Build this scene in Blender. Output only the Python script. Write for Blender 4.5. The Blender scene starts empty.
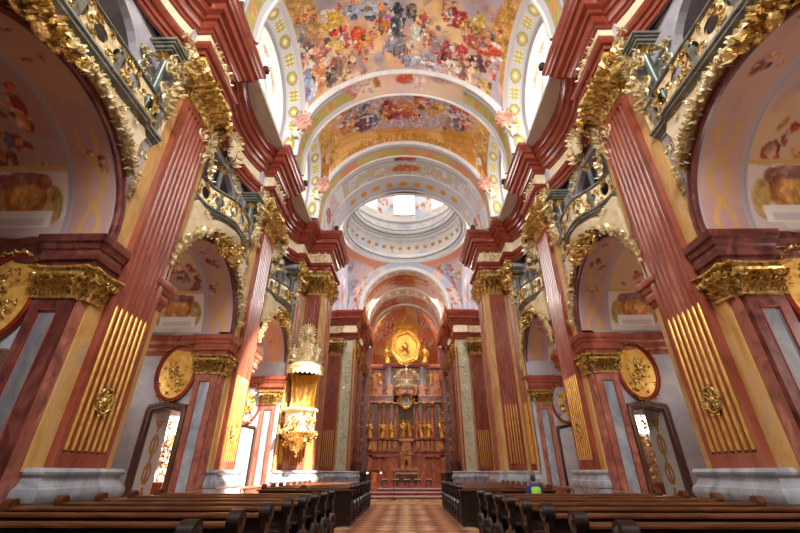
import bpy, bmesh, math, random
import numpy as np
from mathutils import Vector, Matrix
PI = math.pi
SC = bpy.context.scene
COL = SC.collection

# ---------------------------------------------------------------- camera
cam_d = bpy.data.cameras.new('camera')
cam = bpy.data.objects.new('camera', cam_d); COL.objects.link(cam)
cam_d.sensor_width = 36.0
cam_d.lens = 387.6 / 800 * 36.0
cam_d.clip_start = 0.1; cam_d.clip_end = 200
cam.location = (0, 0, 1.5)
cam.rotation_euler = (math.radians(90 + 27.93), 0, math.radians(0.78))
SC.camera = cam

# ---------------------------------------------------------------- world, lamps, exposure
w = bpy.data.worlds.new('world'); SC.world = w; w.use_nodes = True
w.node_tree.nodes['Background'].inputs[0].default_value = (0.85, 0.92, 1.0, 1)
w.node_tree.nodes['Background'].inputs[1].default_value = 1.0
SC.view_settings.view_transform = 'Standard'
SC.view_settings.look = 'None'
SC.view_settings.gamma = 1.0
SC.view_settings.exposure = 0.3
SC.view_settings.use_curve_mapping = False
SC.cycles.max_bounces = 7
SC.cycles.diffuse_bounces = 5
SC.cycles.glossy_bounces = 3
SC.cycles.transparent_max_bounces = 4
SC.cycles.caustics_reflective = False
SC.cycles.caustics_refractive = False
SC.cycles.sample_clamp_indirect = 6.0
SC.cycles.use_denoising = True

def area(name, loc, rot, sx, sy, power, col=(1, 1, 1)):
    l = bpy.data.lights.new(name, 'AREA'); l.shape = 'RECTANGLE'; l.size = sx; l.size_y = sy
    l.energy = power; l.color = col
    o = bpy.data.objects.new(name, l); COL.objects.link(o); o.location = loc; o.rotation_euler = rot
    return o
def aim(loc, to):
    return (Vector(to) - Vector(loc)).to_track_quat('-Z', 'Y').to_euler()
# unseen fill light added at the west end, behind the photographer
area('west_fill_light', (0, -5.2, 18.6), aim((0, -5.2, 18.6), (0, 16, 8.0)), 8, 5, 3200, (1.0, 0.97, 0.93))
# daylight of the drum windows of the crossing dome
area('dome_light', (0, 34.2, 36.5), (0, 0, 0), 9, 9, 800, (0.93, 0.97, 1.0))
# daylight of the choir windows
for sx in (-1, 1):
    area('choir_window_light', (sx * 4.6, 45.0, 20.2), aim((sx * 4.6, 45.0, 20.2), (-sx * 2, 49.0, 8)), 1.6, 1.6, 9500, (1.0, 0.93, 0.82))
# sunbeam that falls through the clerestory of the south side on to the pulpit pier
sl = bpy.data.lights.new('sunbeam', 'SPOT'); sl.energy = 150000; sl.color = (1.0, 0.95, 0.85)
sl.spot_size = math.radians(23); sl.spot_blend = 0.3; sl.shadow_soft_size = 0.12
so = bpy.data.objects.new('sunbeam', sl); COL.objects.link(so)
so.location = (7.2, 12.6, 19.8); so.rotation_euler = aim(so.location, (-7.0, 20.8, 2.2))

# ---------------------------------------------------------------- materials
def lin(c):
    return tuple(((x / 255) / 12.92 if x / 255 <= 0.04045 else (((x / 255) + 0.055) / 1.055) ** 2.4) for x in c)
MATS = {}
def base_mat(name, rough=0.6, metal=0.0, spec=0.5):
    m = bpy.data.materials.new(name); m.use_nodes = True
    nt = m.node_tree; b = nt.nodes['Principled BSDF']
    b.inputs['Roughness'].default_value = rough; b.inputs['Metallic'].default_value = metal
    b.inputs['Specular IOR Level'].default_value = spec
    MATS[name] = m
    return m, nt, b
def coords(nt, scale=(1, 1, 1)):
    g = nt.nodes.new('ShaderNodeNewGeometry'); mp = nt.nodes.new('ShaderNodeMapping')
    mp.inputs['Scale'].default_value = scale
    nt.links.new(g.outputs['Position'], mp.inputs['Vector'])
    return mp.outputs['Vector']
def ramp(nt, fac, stops):
    r = nt.nodes.new('ShaderNodeValToRGB')
    e = r.color_ramp.elements
    while len(e) < len(stops): e.new(0.5)
    for k, (p, c) in enumerate(stops):
        e[k].position = p; e[k].color = (*lin(c), 1)
    nt.links.new(fac, r.inputs['Fac'])
    return r.outputs['Color']
def noisetex(nt, vec, scale, detail=5, dist=0.0, rough=0.55):
    n = nt.nodes.new('ShaderNodeTexNoise'); n.inputs['Scale'].default_value = scale
    n.inputs['Detail'].default_value = detail; n.inputs['Distortion'].default_value = dist
    n.inputs['Roughness'].default_value = rough
    nt.links.new(vec, n.inputs['Vector'])
    return n.outputs['Fac']
def marble(name, stops, scale=1.2, stretch=(1, 1, 1), rough=0.3, dist=1.6, detail=6):
    m, nt, b = base_mat(name, rough)
    v = coords(nt, stretch)
    nt.links.new(ramp(nt, noisetex(nt, v, scale, detail, dist, 0.6), stops), b.inputs['Base Color'])
    return m
marble('marble_red', [(0.25, (104, 46, 34)), (0.45, (146, 72, 54)), (0.6, (158, 86, 66)), (0.8, (194, 138, 116))], 1.1, (1, 1, .35), 0.2)
marble('stucco_red', [(0.2, (108, 44, 32)), (0.5, (136, 60, 44)), (0.8, (152, 78, 60))], .7, (1, 1, 1), 0.16)
marble('marble_red_deep', [(0.25, (100, 30, 22)), (0.5, (150, 50, 36)), (0.75, (178, 84, 66))], 1.5, (1, 1, .6), 0.3)
marble('marble_pink', [(0.28, (92, 68, 66)), (0.38, (134, 80, 68)), (0.55, (170, 104, 86)), (0.75, (196, 142, 122))], 2.2, (1, 1, .7), 0.3)
marble('marble_maroon', [(0.3, (62, 30, 28)), (0.5, (106, 54, 48)), (0.7, (140, 84, 74))], 2.0, (1, 1, .7), 0.28)
marble('marble_ochre', [(0.25, (140, 112, 84)), (0.42, (196, 150, 84)), (0.58, (212, 174, 112)), (0.8, (180, 150, 140))], 1.3, (1, 1, .4), 0.32)
marble('marble_grey', [(0.3, (120, 126, 136)), (0.5, (160, 166, 176)), (0.65, (186, 190, 198)), (0.8, (150, 152, 166))], 1.2, (1, 1, .6), 0.28)
marble('marble_grey_dark', [(0.3, (92, 92, 98)), (0.6, (128, 126, 132)), (0.8, (150, 134, 136))], 1.4, (1, 1, .6), 0.3)
marble('marble_rail', [(0.3, (78, 80, 74)), (0.55, (116, 118, 108)), (0.8, (156, 150, 132))], 2.0, (1, 1, 1), 0.25)
marble('marble_green', [(0.3, (46, 58, 54)), (0.55, (88, 104, 98)), (0.8, (134, 144, 134))], 2.5, (1, 1, 1), 0.25)
marble('wall_lilac', [(0.3, (160, 160, 174)), (0.6, (186, 184, 190)), (0.8, (198, 192, 190))], 1.0, (1, 1, 1), 0.55)
marble('wall_white', [(0.3, (192, 190, 190)), (0.6, (212, 210, 206)), (0.8, (202, 196, 196))], 0.9, (1, 1, 1), 0.6)
marble('plaster_cream', [(0.3, (214, 196, 158)), (0.6, (234, 220, 186)), (0.8, (228, 212, 186))], 1.6, (1, 1, 1), 0.6)
marble('grotesque_green', [(0.3, (176, 178, 150)), (0.6, (198, 200, 172)), (0.8, (206, 200, 170))], 1.4, (1, 1, 1), 0.5)
marble('altar_marble', [(0.3, (160, 80, 50)), (0.5, (208, 116, 70)), (0.7, (232, 156, 108))], 1.6, (1, 1, .5), 0.25)
marble('altar_orange', [(0.3, (180, 106, 52)), (0.55, (222, 142, 70)), (0.8, (238, 176, 100))], 2.0, (1, 1, 1), 0.35)
marble('niche_brown', [(0.3, (92, 74, 48)), (0.6, (132, 106, 70)), (0.8, (150, 124, 88))], 1.2, (3, 3, .25), 0.6)
marble('figure_plaster', [(0.3, (150, 92, 76)), (0.5, (182, 130, 108)), (0.7, (206, 176, 162))], 2.4, (1, 1, 1), 0.6)
marble('door_brown', [(0.3, (66, 42, 34)), (0.6, (104, 70, 58)), (0.8, (124, 88, 74))], 3, (1, 1, .3), 0.35)
marble('wood_pew', [(0.3, (52, 27, 13)), (0.5, (84, 46, 24)), (0.7, (110, 66, 36))], 3.0, (.35, 2, 2), 0.3)
marble('wood_black', [(0.3, (18, 11, 9)), (0.6, (34, 20, 16)), (0.8, (52, 32, 24))], 4.0, (1, 1, .6), 0.28)
marble('wood_pew_shaded', [(0.3, (26, 13, 7)), (0.6, (42, 22, 12)), (0.8, (60, 34, 18))], 3.0, (.35, 2, 2), 0.35)  # darker pew wood: shade between the rails put into the colour
marble('wood_light', [(0.3, (120, 82, 60)), (0.6, (160, 116, 88)), (0.8, (182, 142, 112))], 3.0, (1, .4, 1), 0.4)
def gold(name, c, c2, rough, metal=1.0, sc=5.0):
    m, nt, b = base_mat(name, rough, metal)
    v = coords(nt)
    nt.links.new(ramp(nt, noisetex(nt, v, sc, 4, 0.5), [(0.35, c), (0.65, c2)]), b.inputs['Base Color'])
    return m
gold('gold', (156, 102, 34), (254, 226, 142), 0.27, 0.6, 10)  # pale noise spots put highlights into the colour, deep tone adds contrast
gold('gold_reed', (204, 150, 66), (232, 184, 96), 0.36, 0.5)
gold('gold_pale', (216, 188, 112), (252, 244, 214), 0.3, 0.25, 8)
gold('gold_altar', (222, 146, 48), (252, 204, 100), 0.36, 0.5)
gold('gold_field', (222, 160, 62), (246, 204, 112), 0.4, 0.25)
m, nt, b = base_mat('iron', 0.4, 0.8); b.inputs['Base Color'].default_value = (0.02, 0.02, 0.02, 1)
m, nt, b = base_mat('lamp_black', 0.5); b.inputs['Base Color'].default_value = (0.015, 0.015, 0.018, 1)
m, nt, b = base_mat('cloth_blue', 0.8); b.inputs['Base Color'].default_value = (*lin((44, 52, 128)), 1)
m, nt, b = base_mat('cloth_lime', 0.7); b.inputs['Base Color'].default_value = (*lin((150, 226, 84)), 1)
m, nt, b = base_mat('skin', 0.6); b.inputs['Base Color'].default_value = (*lin((196, 146, 120)), 1)
m, nt, b = base_mat('hair', 0.7); b.inputs['Base Color'].default_value = (*lin((52, 40, 38)), 1)
m, nt, b = base_mat('linen', 0.8); b.inputs['Base Color'].default_value = (*lin((226, 220, 210)), 1)
# painted surfaces carry their picture in a colour attribute
m, nt, b = base_mat('fresco', 0.75, 0, 0.25)
at = nt.nodes.new('ShaderNodeAttribute'); at.attribute_name = 'Col'
nt.links.new(at.outputs['Color'], b.inputs['Base Color'])
# daylight in the window openings
def glass(name, strength, col=(1, 1, 1), clear=0.25):
    m = bpy.data.materials.new(name); m.use_nodes = True; nt = m.node_tree; nt.nodes.clear()
    o = nt.nodes.new('ShaderNodeOutputMaterial'); e = nt.nodes.new('ShaderNodeEmission'); t = nt.nodes.new('ShaderNodeBsdfTransparent')
    mx = nt.nodes.new('ShaderNodeMixShader'); mx.inputs[0].default_value = clear
    e.inputs[0].default_value = (*col, 1); e.inputs[1].default_value = strength
    nt.links.new(e.outputs[0], mx.inputs[1]); nt.links.new(t.outputs[0], mx.inputs[2]); nt.links.new(mx.outputs[0], o.inputs[0])
    MATS[name] = m
glass('glass_sun', 11.0, (1.0, 0.97, 0.9))
glass('glass_shade', 8.0, (0.9, 0.95, 1.0))
glass('glass_dome', 3.0, (0.92, 0.96, 1.0))
glass('fill_glow_transept', 14.0, (1, .97, .93))  # unseen transept panes, glow raised to brighten the crossing
glass('fill_glow_chapel', 10.0, (1.0, 0.92, 0.82))  # added fill glow for the chapels, panes out of view
glass('fill_glow_chapel_dim', 0.3, (1.0, 0.9, 0.8))  # weaker fill glow that keeps the nearest left chapel dark
glass('lamp_glow', 14.0, (1, .9, .7), 0)
# nave paving: lozenges in tan, brown and rose
m, nt, b = base_mat('paving', 0.34)
v = coords(nt)
rot = nt.nodes.new('ShaderNodeMapping'); rot.inputs['Rotation'].default_value = (0, 0, PI / 4)
nt.links.new(v, rot.inputs['Vector'])
ck = nt.nodes.new('ShaderNodeTexChecker'); ck.inputs['Scale'].default_value = 2.2
nt.links.new(rot.outputs[0], ck.inputs['Vector'])
ck.inputs['Color1'].default_value = (*lin((244, 212, 168)), 1); ck.inputs['Color2'].default_value = (*lin((170, 120, 88)), 1)
ck2 = nt.nodes.new('ShaderNodeTexChecker'); ck2.inputs['Scale'].default_value = 0.55
nt.links.new(rot.outputs[0], ck2.inputs['Vector'])
ck2.inputs['Color1'].default_value = (1, 1, 1, 1); ck2.inputs['Color2'].default_value = (*lin((232, 190, 180)), 1)
mul = nt.nodes.new('ShaderNodeMix'); mul.data_type = 'RGBA'; mul.blend_type = 'MULTIPLY'; mul.inputs[0].default_value = 1
nt.links.new(ck.outputs[0], mul.inputs[6]); nt.links.new(ck2.outputs[0], mul.inputs[7])
nz = ramp(nt, noisetex(nt, v, 2.0, 5), [(0.3, (200, 200, 200)), (0.7, (255, 255, 255))])
mul2 = nt.nodes.new('ShaderNodeMix'); mul2.data_type = 'RGBA'; mul2.blend_type = 'MULTIPLY'; mul2.inputs[0].default_value = 1
nt.links.new(mul.outputs[2], mul2.inputs[6]); nt.links.new(nz, mul2.inputs[7])
nt.links.new(mul2.outputs[2], b.inputs['Base Color'])

# ---------------------------------------------------------------- mesh building
class MB:
    """collects polygons; sx = -1 builds the mirror image for the left side"""
    def __init__(s, sx=1):
        s.v = []; s.f = []; s.c = []; s.sx = sx; s.T = None
    def add(s, vs, fs, col=None):
        n = len(s.v)
        for p in vs:
            if s.T is not None: p = s.T @ Vector(p)
            s.v.append((p[0] * s.sx, p[1], p[2]))
        s.f.extend([tuple(i + n for i in f) for f in fs])
        if col is not None: s.c.extend(col)
    def box(s, x0, x1, y0, y1, z0, z1):
        s.add([(x0, y0, z0), (x1, y0, z0), (x1, y1, z0), (x0, y1, z0), (x0, y0, z1), (x1, y0, z1), (x1, y1, z1), (x0, y1, z1)],
              [(0, 3, 2, 1), (4, 5, 6, 7), (0, 1, 5, 4), (1, 2, 6, 5), (2, 3, 7, 6), (3, 0, 4, 7)])
    def bbox(s, x0, x1, y0, y1, z0, z1, b=0.02):
        """box with a chamfer round its upper and lower edges"""
        x0, x1 = min(x0, x1), max(x0, x1); y0, y1 = min(y0, y1), max(y0, y1)
        L = []
        for z, i in ((z0, b), (z0 + b, 0), (z1 - b, 0), (z1, b)):
            L.append([(x0 + i, y0 + i, z), (x1 - i, y0 + i, z), (x1 - i, y1 - i, z), (x0 + i, y1 - i, z)])
        s.loft(L, closed=True, caps=True)
    def loft(s, rings, closed=True, caps=False, loop=False):
        n = len(rings[0]); vs = [p for r in rings for p in r]; fs = []
        R = len(rings)
        for a in range(R if loop else R - 1):
            b2 = (a + 1) % R
            for k in range(n if closed else n - 1):
                k2 = (k + 1) % n
                fs.append((a * n + k, a * n + k2, b2 * n + k2, b2 * n + k))
        if caps:
            fs.append(tuple(range(n))[::-1]); fs.append(tuple((R - 1) * n + k for k in range(n)))
        s.add(vs, fs)
    def prism(s, poly, axis, a, b):
        """poly: 2-D outline; axis: the direction of thickness"""
        def P(u, v, t):
            return {'x': (t, u, v), 'y': (u, t, v), 'z': (u, v, t)}[axis]
        s.loft([[P(u, v, a) for u, v in poly], [P(u, v, b) for u, v in poly]], True, True)
    def tube(s, pts, r, n=6, caps=True):
        pts = [Vector(p) for p in pts]; rings = []
        rr = r if isinstance(r, (list, tuple)) else [r] * len(pts)
        up = None
        for i, p in enumerate(pts):
            t = (pts[min(i + 1, len(pts) - 1)] - pts[max(i - 1, 0)])
            if t.length < 1e-9: t = Vector((0, 0, 1))
            t.normalize()
            if up is None:
                up = Vector((0, 0, 1)) if abs(t.z) < 0.9 else Vector((1, 0, 0))
            a = t.cross(up)
            if a.length < 1e-6: a = t.cross(Vector((0, 1, 0.1)))
            a.normalize(); b = a.cross(t).normalized(); up = b
            rings.append([tuple(p + a * (rr[i] * math.cos(2 * PI * k / n)) + b * (rr[i] * math.sin(2 * PI * k / n))) for k in range(n)])
        s.loft(rings, True, caps)
    def lathe(s, prof, c=(0, 0, 0), n=20, a0=0, a1=2 * PI, sc=(1, 1)):
        full = abs(a1 - a0 - 2 * PI) < 1e-6
        m = n if full else n + 1
        rings = [[(c[0] + r * sc[0] * math.cos(a0 + (a1 - a0) * k / n), c[1] + r * sc[1] * math.sin(a0 + (a1 - a0) * k / n), c[2] + z) for k in range(m)] for r, z in prof]
        s.loft(rings, full, False)
    def ball(s, c, rx, ry=None, rz=None, n=10):
        ry = ry or rx; rz = rz or rx
        rings = []
        h = max(4, n // 2)
        for i in range(h + 1):
            a = -PI / 2 + PI * i / h
            a = max(-PI / 2 + 0.02, min(PI / 2 - 0.02, a))
            rings.append([(c[0] + rx * math.cos(a) * math.cos(2 * PI * k / n), c[1] + ry * math.cos(a) * math.sin(2 * PI * k / n), c[2] + rz * math.sin(a)) for k in range(n)])
        s.loft(rings, True, True)

def root_loc(p):
    v = Vector((0, 0, 0))
    while p is not None:
        v += Vector(p.location); p = p.parent
    return v
def obj(name, mb, mat, parent=None, smooth=35, recalc=True):
    me = bpy.data.meshes.new(name)
    off = root_loc(parent)
    me.from_pydata([(x - off.x, y - off.y, z - off.z) for x, y, z in mb.v], [], mb.f)
    if mb.c and len(mb.c) == len(mb.v):
        ca = me.color_attributes.new('Col', 'FLOAT_COLOR', 'POINT')
        ca.data.foreach_set('color', np.array([(c[0], c[1], c[2], 1.0) for c in mb.c], dtype=np.float32).ravel())
    if recalc:
        bm = bmesh.new(); bm.from_mesh(me)
        bmesh.ops.recalc_face_normals(bm, faces=bm.faces)
        bm.to_mesh(me); bm.free()
    me.materials.append(MATS[mat])
    if smooth:
        me.polygons.foreach_set('use_smooth', [True] * len(me.polygons))
        me.set_sharp_from_angle(angle=math.radians(smooth))
    o = bpy.data.objects.new(name, me); COL.objects.link(o)
    if parent is not None: o.parent = parent
    return o
def struct(name, mb, mat, smooth=35, recalc=True, parent=None):
    o = obj(name, mb, mat, parent, smooth, recalc)
    if parent is None: o['kind'] = 'structure'
    return o
def tag(o, label, cat, group=None, kind=None):
    o['label'] = label; o['category'] = cat
    if group: o['group'] = group
    if kind: o['kind'] = kind
    return o
def thing(name, label, cat, loc, group=None):
    o = bpy.data.objects.new(name, None); COL.objects.link(o); o.location = loc; o.empty_display_size = 0.2
    return tag(o, label, cat, group)
def dup(root, loc, rz=0.0, label=None, group=None):
    def cp(o, par):
        c = o.copy(); COL.objects.link(c); c.parent = par
        for ch in list(o.children): cp(ch, c)
        return c
    r = cp(root, None)
    r.location = loc; r.rotation_euler = (0, 0, rz)
    if label: r['label'] = label
    if group: r['group'] = group
    return r

# ---------------------------------------------------------------- painting (numpy)
_rs = np.random.RandomState(7)
_tab = _rs.rand(64, 256, 256)
def vnoise(x, y, seed=0):
    t = _tab[seed % 64]
    xi = np.floor(x).astype(int); yi = np.floor(y).astype(int)
    fx = x - xi; fy = y - yi
    fx = fx * fx * (3 - 2 * fx); fy = fy * fy * (3 - 2 * fy)
    a = t[xi % 256, yi % 256]; b = t[(xi + 1) % 256, yi % 256]; c = t[xi % 256, (yi + 1) % 256]; d = t[(xi + 1) % 256, (yi + 1) % 256]
    return (a * (1 - fx) + b * fx) * (1 - fy) + (c * (1 - fx) + d * fx) * fy
def fbm(x, y, s, seed=0, o=4):
    r = 0; amp = 0.5; tot = 0
    for k in range(o):
        r = r + amp * vnoise(x * s * 2 ** k + 17.3 * k, y * s * 2 ** k + 9.1 * k, seed + k); tot += amp; amp *= 0.55
    return r / tot
def sstep(a, b, x):
    t = np.clip((x - a) / (b - a), 0, 1); return t * t * (3 - 2 * t)
def L(c): return np.array(lin(c))
def palette(x, y, cols, s=0.5, seed=0, sharp=1.0):
    """soft clouds of several colours"""
    out = np.tile(L(cols[0]), (len(x), 1))
    for k, c in enumerate(cols[1:]):
        m = sstep(0.5 - .12 / sharp, 0.5 + .12 / sharp, fbm(x, y, s, seed + 5 * k + 1) + 0.02)[:, None]
        out = out * (1 - m) + L(c) * m
    return out
def blobs(x, y, col, B, seed=3, hard=1.0, warp=.22, fine=2.2):
    wx = x + warp * (fbm(x, y, fine * .5, seed) - .5) * 2 + warp * .6 * (fbm(x, y, fine * 1.6, seed + 9) - .5) * 2
    wy = y + warp * (fbm(x, y, fine * .5, seed + 4) - .5) * 2 + warp * .6 * (fbm(x, y, fine * 1.6, seed + 13) - .5) * 2
    fold = fbm(x, y, fine * 1.5, seed + 20, 3)
    fold2 = fbm(x * 1.3 + 5, y * .6, fine * 3, seed + 24, 3)
    for (bx, by, rx, ry, c) in B:
        d = np.hypot((wx - bx) / rx, (wy - by) / ry)
        m = sstep(1.08, 0.88, d)[:, None]
        sh = (0.35 + 1.15 * fold2 + .5 * (fold - .5))[:, None]
        cc = np.clip(L(c) * sh, 0, 1) ; cc = cc * .85 + .15 * L((225, 190, 160)) * (fold[:, None] > .62)
        col = col * (1 - m) + cc * m
    return col
def enrich(B, seed=1, n=5, k=1.0):
    r = random.Random(seed); out = []
    for (x, y, rx, ry, c) in B:
        big = max(rx, ry)
        if big > 1.3: continue
        for i in range(n):
            f = r.uniform(.45, 1.35); t = r.choice((0, 0, 0, 1, 2, 3))
            cc = tuple(min(250, max(20, int(v * f))) for v in c)
            if t == 1: cc = (222, 176, 142)
            if t == 2: cc = (r.randint(90, 220), r.randint(80, 170), r.randint(70, 180))
            if t == 3: cc = (226, 212, 196)
            a = r.uniform(0, 6.28); q = r.uniform(.2, 1.15)
            out.append((x + rx * q * math.cos(a), y + ry * q * math.sin(a), rx * k * r.uniform(.12, .42), ry * k * r.uniform(.12, .4), cc))
    return out
def figures(rng, cx, cy, R, n, pal, k=1.0):
    """a knot of little painted figures: drapery, flesh, hair"""
    out = []
    for i in range(n):
        a = rng.uniform(0, 2 * PI); r = R * math.sqrt(rng.random())
        x, y = cx + r * math.cos(a), cy + r * .8 * math.sin(a)
        c = rng.choice(pal); q = R * rng.uniform(.16, .36) * k
        out.append((x, y, q, q * rng.uniform(.6, 1.3), c))
        out.append((x + q * rng.uniform(-1, 1), y + q * rng.uniform(-.6, 1), q * .45, q * .4, (222, 172, 138)))
        if rng.random() < .5: out.append((x + q * .6, y - q * .5, q * .4, q * .3, (110, 74, 66)))
    return out
WARM = [(200, 84, 60), (208, 140, 78), (176, 96, 92), (120, 116, 136), (214, 176, 120), (150, 90, 80), (190, 66, 58)]
def grid(mb, P, nu, nv, colf):
    """P(i/nu, j/nv) -> point ; colf(points Nx3, U, V) -> Nx3 linear colours"""
    U, V = np.meshgrid(np.linspace(0, 1, nu + 1), np.linspace(0, 1, nv + 1), indexing='ij')
    U = U.ravel(); V = V.ravel()
    X = P(U, V)
    X = np.stack([np.broadcast_to(a, U.shape) for a in X], 1)
    C = np.clip(colf(X, U, V), 0, 1)
    fs = []
    for i in range(nu):
        for j in range(nv):
            a = i * (nv + 1) + j
            fs.append((a, a + nv + 1, a + nv + 2, a + 1))
    mb.add([tuple(p) for p in X], fs, [tuple(c) for c in C])

# ---------------------------------------------------------------- ornament
def leaf(mb, p, up, nrm, Ln, W, curl=0.5, n=4):
    p = Vector(p); up = Vector(up).normalized(); nrm = Vector(nrm).normalized(); t = up.cross(nrm).normalized()
    vs = []; fs = []
    for i in range(n + 1):
        s = i / n; a = s * curl * PI
        c = p + up * (Ln * math.sin(a) / max(curl * PI, .3)) + nrm * (Ln * (1 - math.cos(a)) / max(curl * PI, .3))
        wd = W * (.35 + math.sin(PI * (.12 + .82 * s))) * .6
        dn = (up * -math.sin(a) + nrm * math.cos(a))
        vs += [tuple(c - t * wd - dn * wd * .35), tuple(c + dn * wd * .25), tuple(c + t * wd - dn * wd * .35)]
    for i in range(n):
        for k in range(2):
            a = i * 3 + k; fs.append((a, a + 1, a + 4, a + 3))
    mb.add(vs, fs)
def scroll(mb, c, a, b, R, turns=1.4, r=0.03, ph=0.0, n=13, sgn=1, m=5):
    c = Vector(c); a = Vector(a).normalized(); b = Vector(b).normalized(); nn = a.cross(b)
    pts = []; rs = []
    for i in range(n):
        s = i / (n - 1); q = R * (1 - .82 * s); t = ph + sgn * turns * 2 * PI * s
        pts.append(c + a * (q * math.cos(t)) + b * (q * math.sin(t)) + nn * (r * s)); rs.append(r * (1 - .45 * s))
    mb.tube(pts, rs, m)
def tuft(mb, p, up, nrm, size, rng, n=5):
    up = Vector(up).normalized(); nrm = Vector(nrm).normalized(); t = up.cross(nrm)
    for k in range(n):
        a = rng.uniform(-1.2, 1.2)
        d = up * math.cos(a) + t * math.sin(a)
        leaf(mb, Vector(p) + t * rng.uniform(-.2, .2) * size, d, nrm, size * rng.uniform(.7, 1.2), size * rng.uniform(.18, .3), rng.uniform(.35, .75), 3)
def ornfield(mb, P, nu, nv, size, rng, nrm=None, dens=1.0, up=(0, 0, 1)):
    """scrolls and leaves over a patch; P(u,v)->Vector, outward normal nrm"""
    for i in range(nu):
        for j in range(nv):
            if rng.random() > dens: continue
            u = (i + .5 + rng.uniform(-.25, .25)) / nu; v = (j + .5 + rng.uniform(-.25, .25)) / nv
            p = Vector(P(u, v)); n = Vector(nrm(u, v) if callable(nrm) else nrm).normalized()
            upv = Vector(up); t = upv.cross(n).normalized(); b = n.cross(t)
            if rng.random() < .55:
                scroll(mb, p + n * size * .12, t, b, size * rng.uniform(.4, .6), rng.uniform(1, 1.5), size * .1, rng.uniform(0, 6), 10, rng.choice((-1, 1)), 4)
            a = rng.uniform(0, 2 * PI)
            for q in range(2):
                d = t * math.cos(a + 2.2 * q) + b * math.sin(a + 2.2 * q)
                leaf(mb, p + n * size * .05, d, n, size * rng.uniform(.6, 1.0), size * .24, rng.uniform(.4, .7), 3)
def garland(mb, pts, size, rng, nrm, per=3):
    pts = [Vector(p) for p in pts]
    for i in range(len(pts) - 1):
        for k in range(per):
            p = pts[i].lerp(pts[i + 1], (k + .5) / per)
            n = Vector(nrm)
            d = (pts[i + 1] - pts[i]).normalized()
            for q in range(4):
                v = Vector((rng.uniform(-1, 1), rng.uniform(-1, 1), rng.uniform(-1, 1))) + n * .6
                v.normalize()
                leaf(mb, p, (d + v).normalized(), v, size * rng.uniform(.6, 1.1), size * .34, .6, 3)
            mb.ball(p + n * size * .3, size * .27, n=6)
# ================================================================ the setting
SIDES = ((-1, 'left'), (1, 'right'))
BAYS = [(5.3, 2.6, 'nearest'), (12.85, 2.5, 'middle'), (20.65, 2.45, 'farthest')]
PIERS = [(1.65, None), (9.28, 'nearest'), (16.9, 'second')]
Z_IMP = 6.4; Z_SPR = 6.62; CHX = 11.8
rng = random.Random(11)

mb = MB(); mb.box(-13, 13, -6.5, 28, -0.3, 0); struct('floor', mb, 'paving', 0)
mb = MB(); mb.box(-1.75, 1.75, 23.6, 25.6, 0, 0.012); struct('trim_1', mb, 'marble_ochre', 0)   # pale slab let into the paving
mb = MB()
mb.bbox(-9.5, 9.5, 28.0, 56, 0, .16, .015); mb.bbox(-9.5, 9.5, 29.6, 56, .16, .32, .015); mb.bbox(-9.5, 9.5, 31.2, 56, .32, .48, .015)
struct('trim_2', mb, 'marble_red_deep', 0)
mb = MB()
for z, y in ((.16, 28.0), (.32, 29.6), (.48, 31.2)): mb.bbox(-9.4, 9.4, y - .04, y + .3, z - .05, z + .012, .008)
struct('trim_3', mb, 'wall_white', 0)
mb = MB(); mb.box(-13, 13, -6.8, -6.5, 0, 26); struct('wall_back', mb, 'wall_white', 0)

def offs_path(path, d):
    """offset an open polyline towards its left hand by d, mitred"""
    out = []
    for i, p in enumerate(path):
        a = Vector(path[max(i - 1, 0)]); b = Vector(path[min(i + 1, len(path) - 1)]); q = Vector(p)
        ns = []
        for s, e in ((a, q), (q, b)):
            t = e - s
            if t.length > 1e-9:
                t.normalize(); ns.append(Vector((-t.y, t.x)))
        if len(ns) == 2:
            m = ns[0] + ns[1]
            m = m / max(1 + ns[0].dot(ns[1]), .35)
        else: m = ns[0]
        out.append(q + m * d)
    return out
def sweep(mb, path, prof, ends=True):
    """profile (d outward, z) along plan path; outward = left hand of the path"""
    rings = []
    offs = {}
    for d, z in prof:
        if d not in offs: offs[d] = offs_path(path, d)
    for i in range(len(path)):
        rings.append([(offs[d][i].x, offs[d][i].y, z) for d, z in prof])
    mb.loft(rings, False, False)
    if ends:
        n = len(prof)
        for r in (rings[0], rings[-1]): mb.add(r, [tuple(range(n))])

# plan of the entablature on the nave side, in (|x|, y)
def ent_plan():
    P = [(7.55, -6.4)]
    def pier(c):
        P.extend([(7.5, c - .95), (7.5, c - .86), (7.0, c - .86), (7.0, c + .86), (7.5, c + .86), (7.5, c + .95)])
    def curve(a, b):
        n = 9
        for k in range(1, n):
            t = k / n; y = a + (b - a) * t
            P.append((7.5 + .62 * math.sin(PI * t) ** .8, y))
    for i, (c, nm) in enumerate(PIERS):
        pier(c)
        nxt = PIERS[i + 1][0] - .95 if i < 2 else 22.85
        curve(c + .95, nxt)
    P.extend([(7.5, 22.85), (7.5, 22.95), (7.0, 22.95), (7.0, 24.35), (6.85, 24.35), (5.45, 24.35), (5.45, 27.0), (9.6, 27.0)])
    return P
EP = ent_plan()
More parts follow.
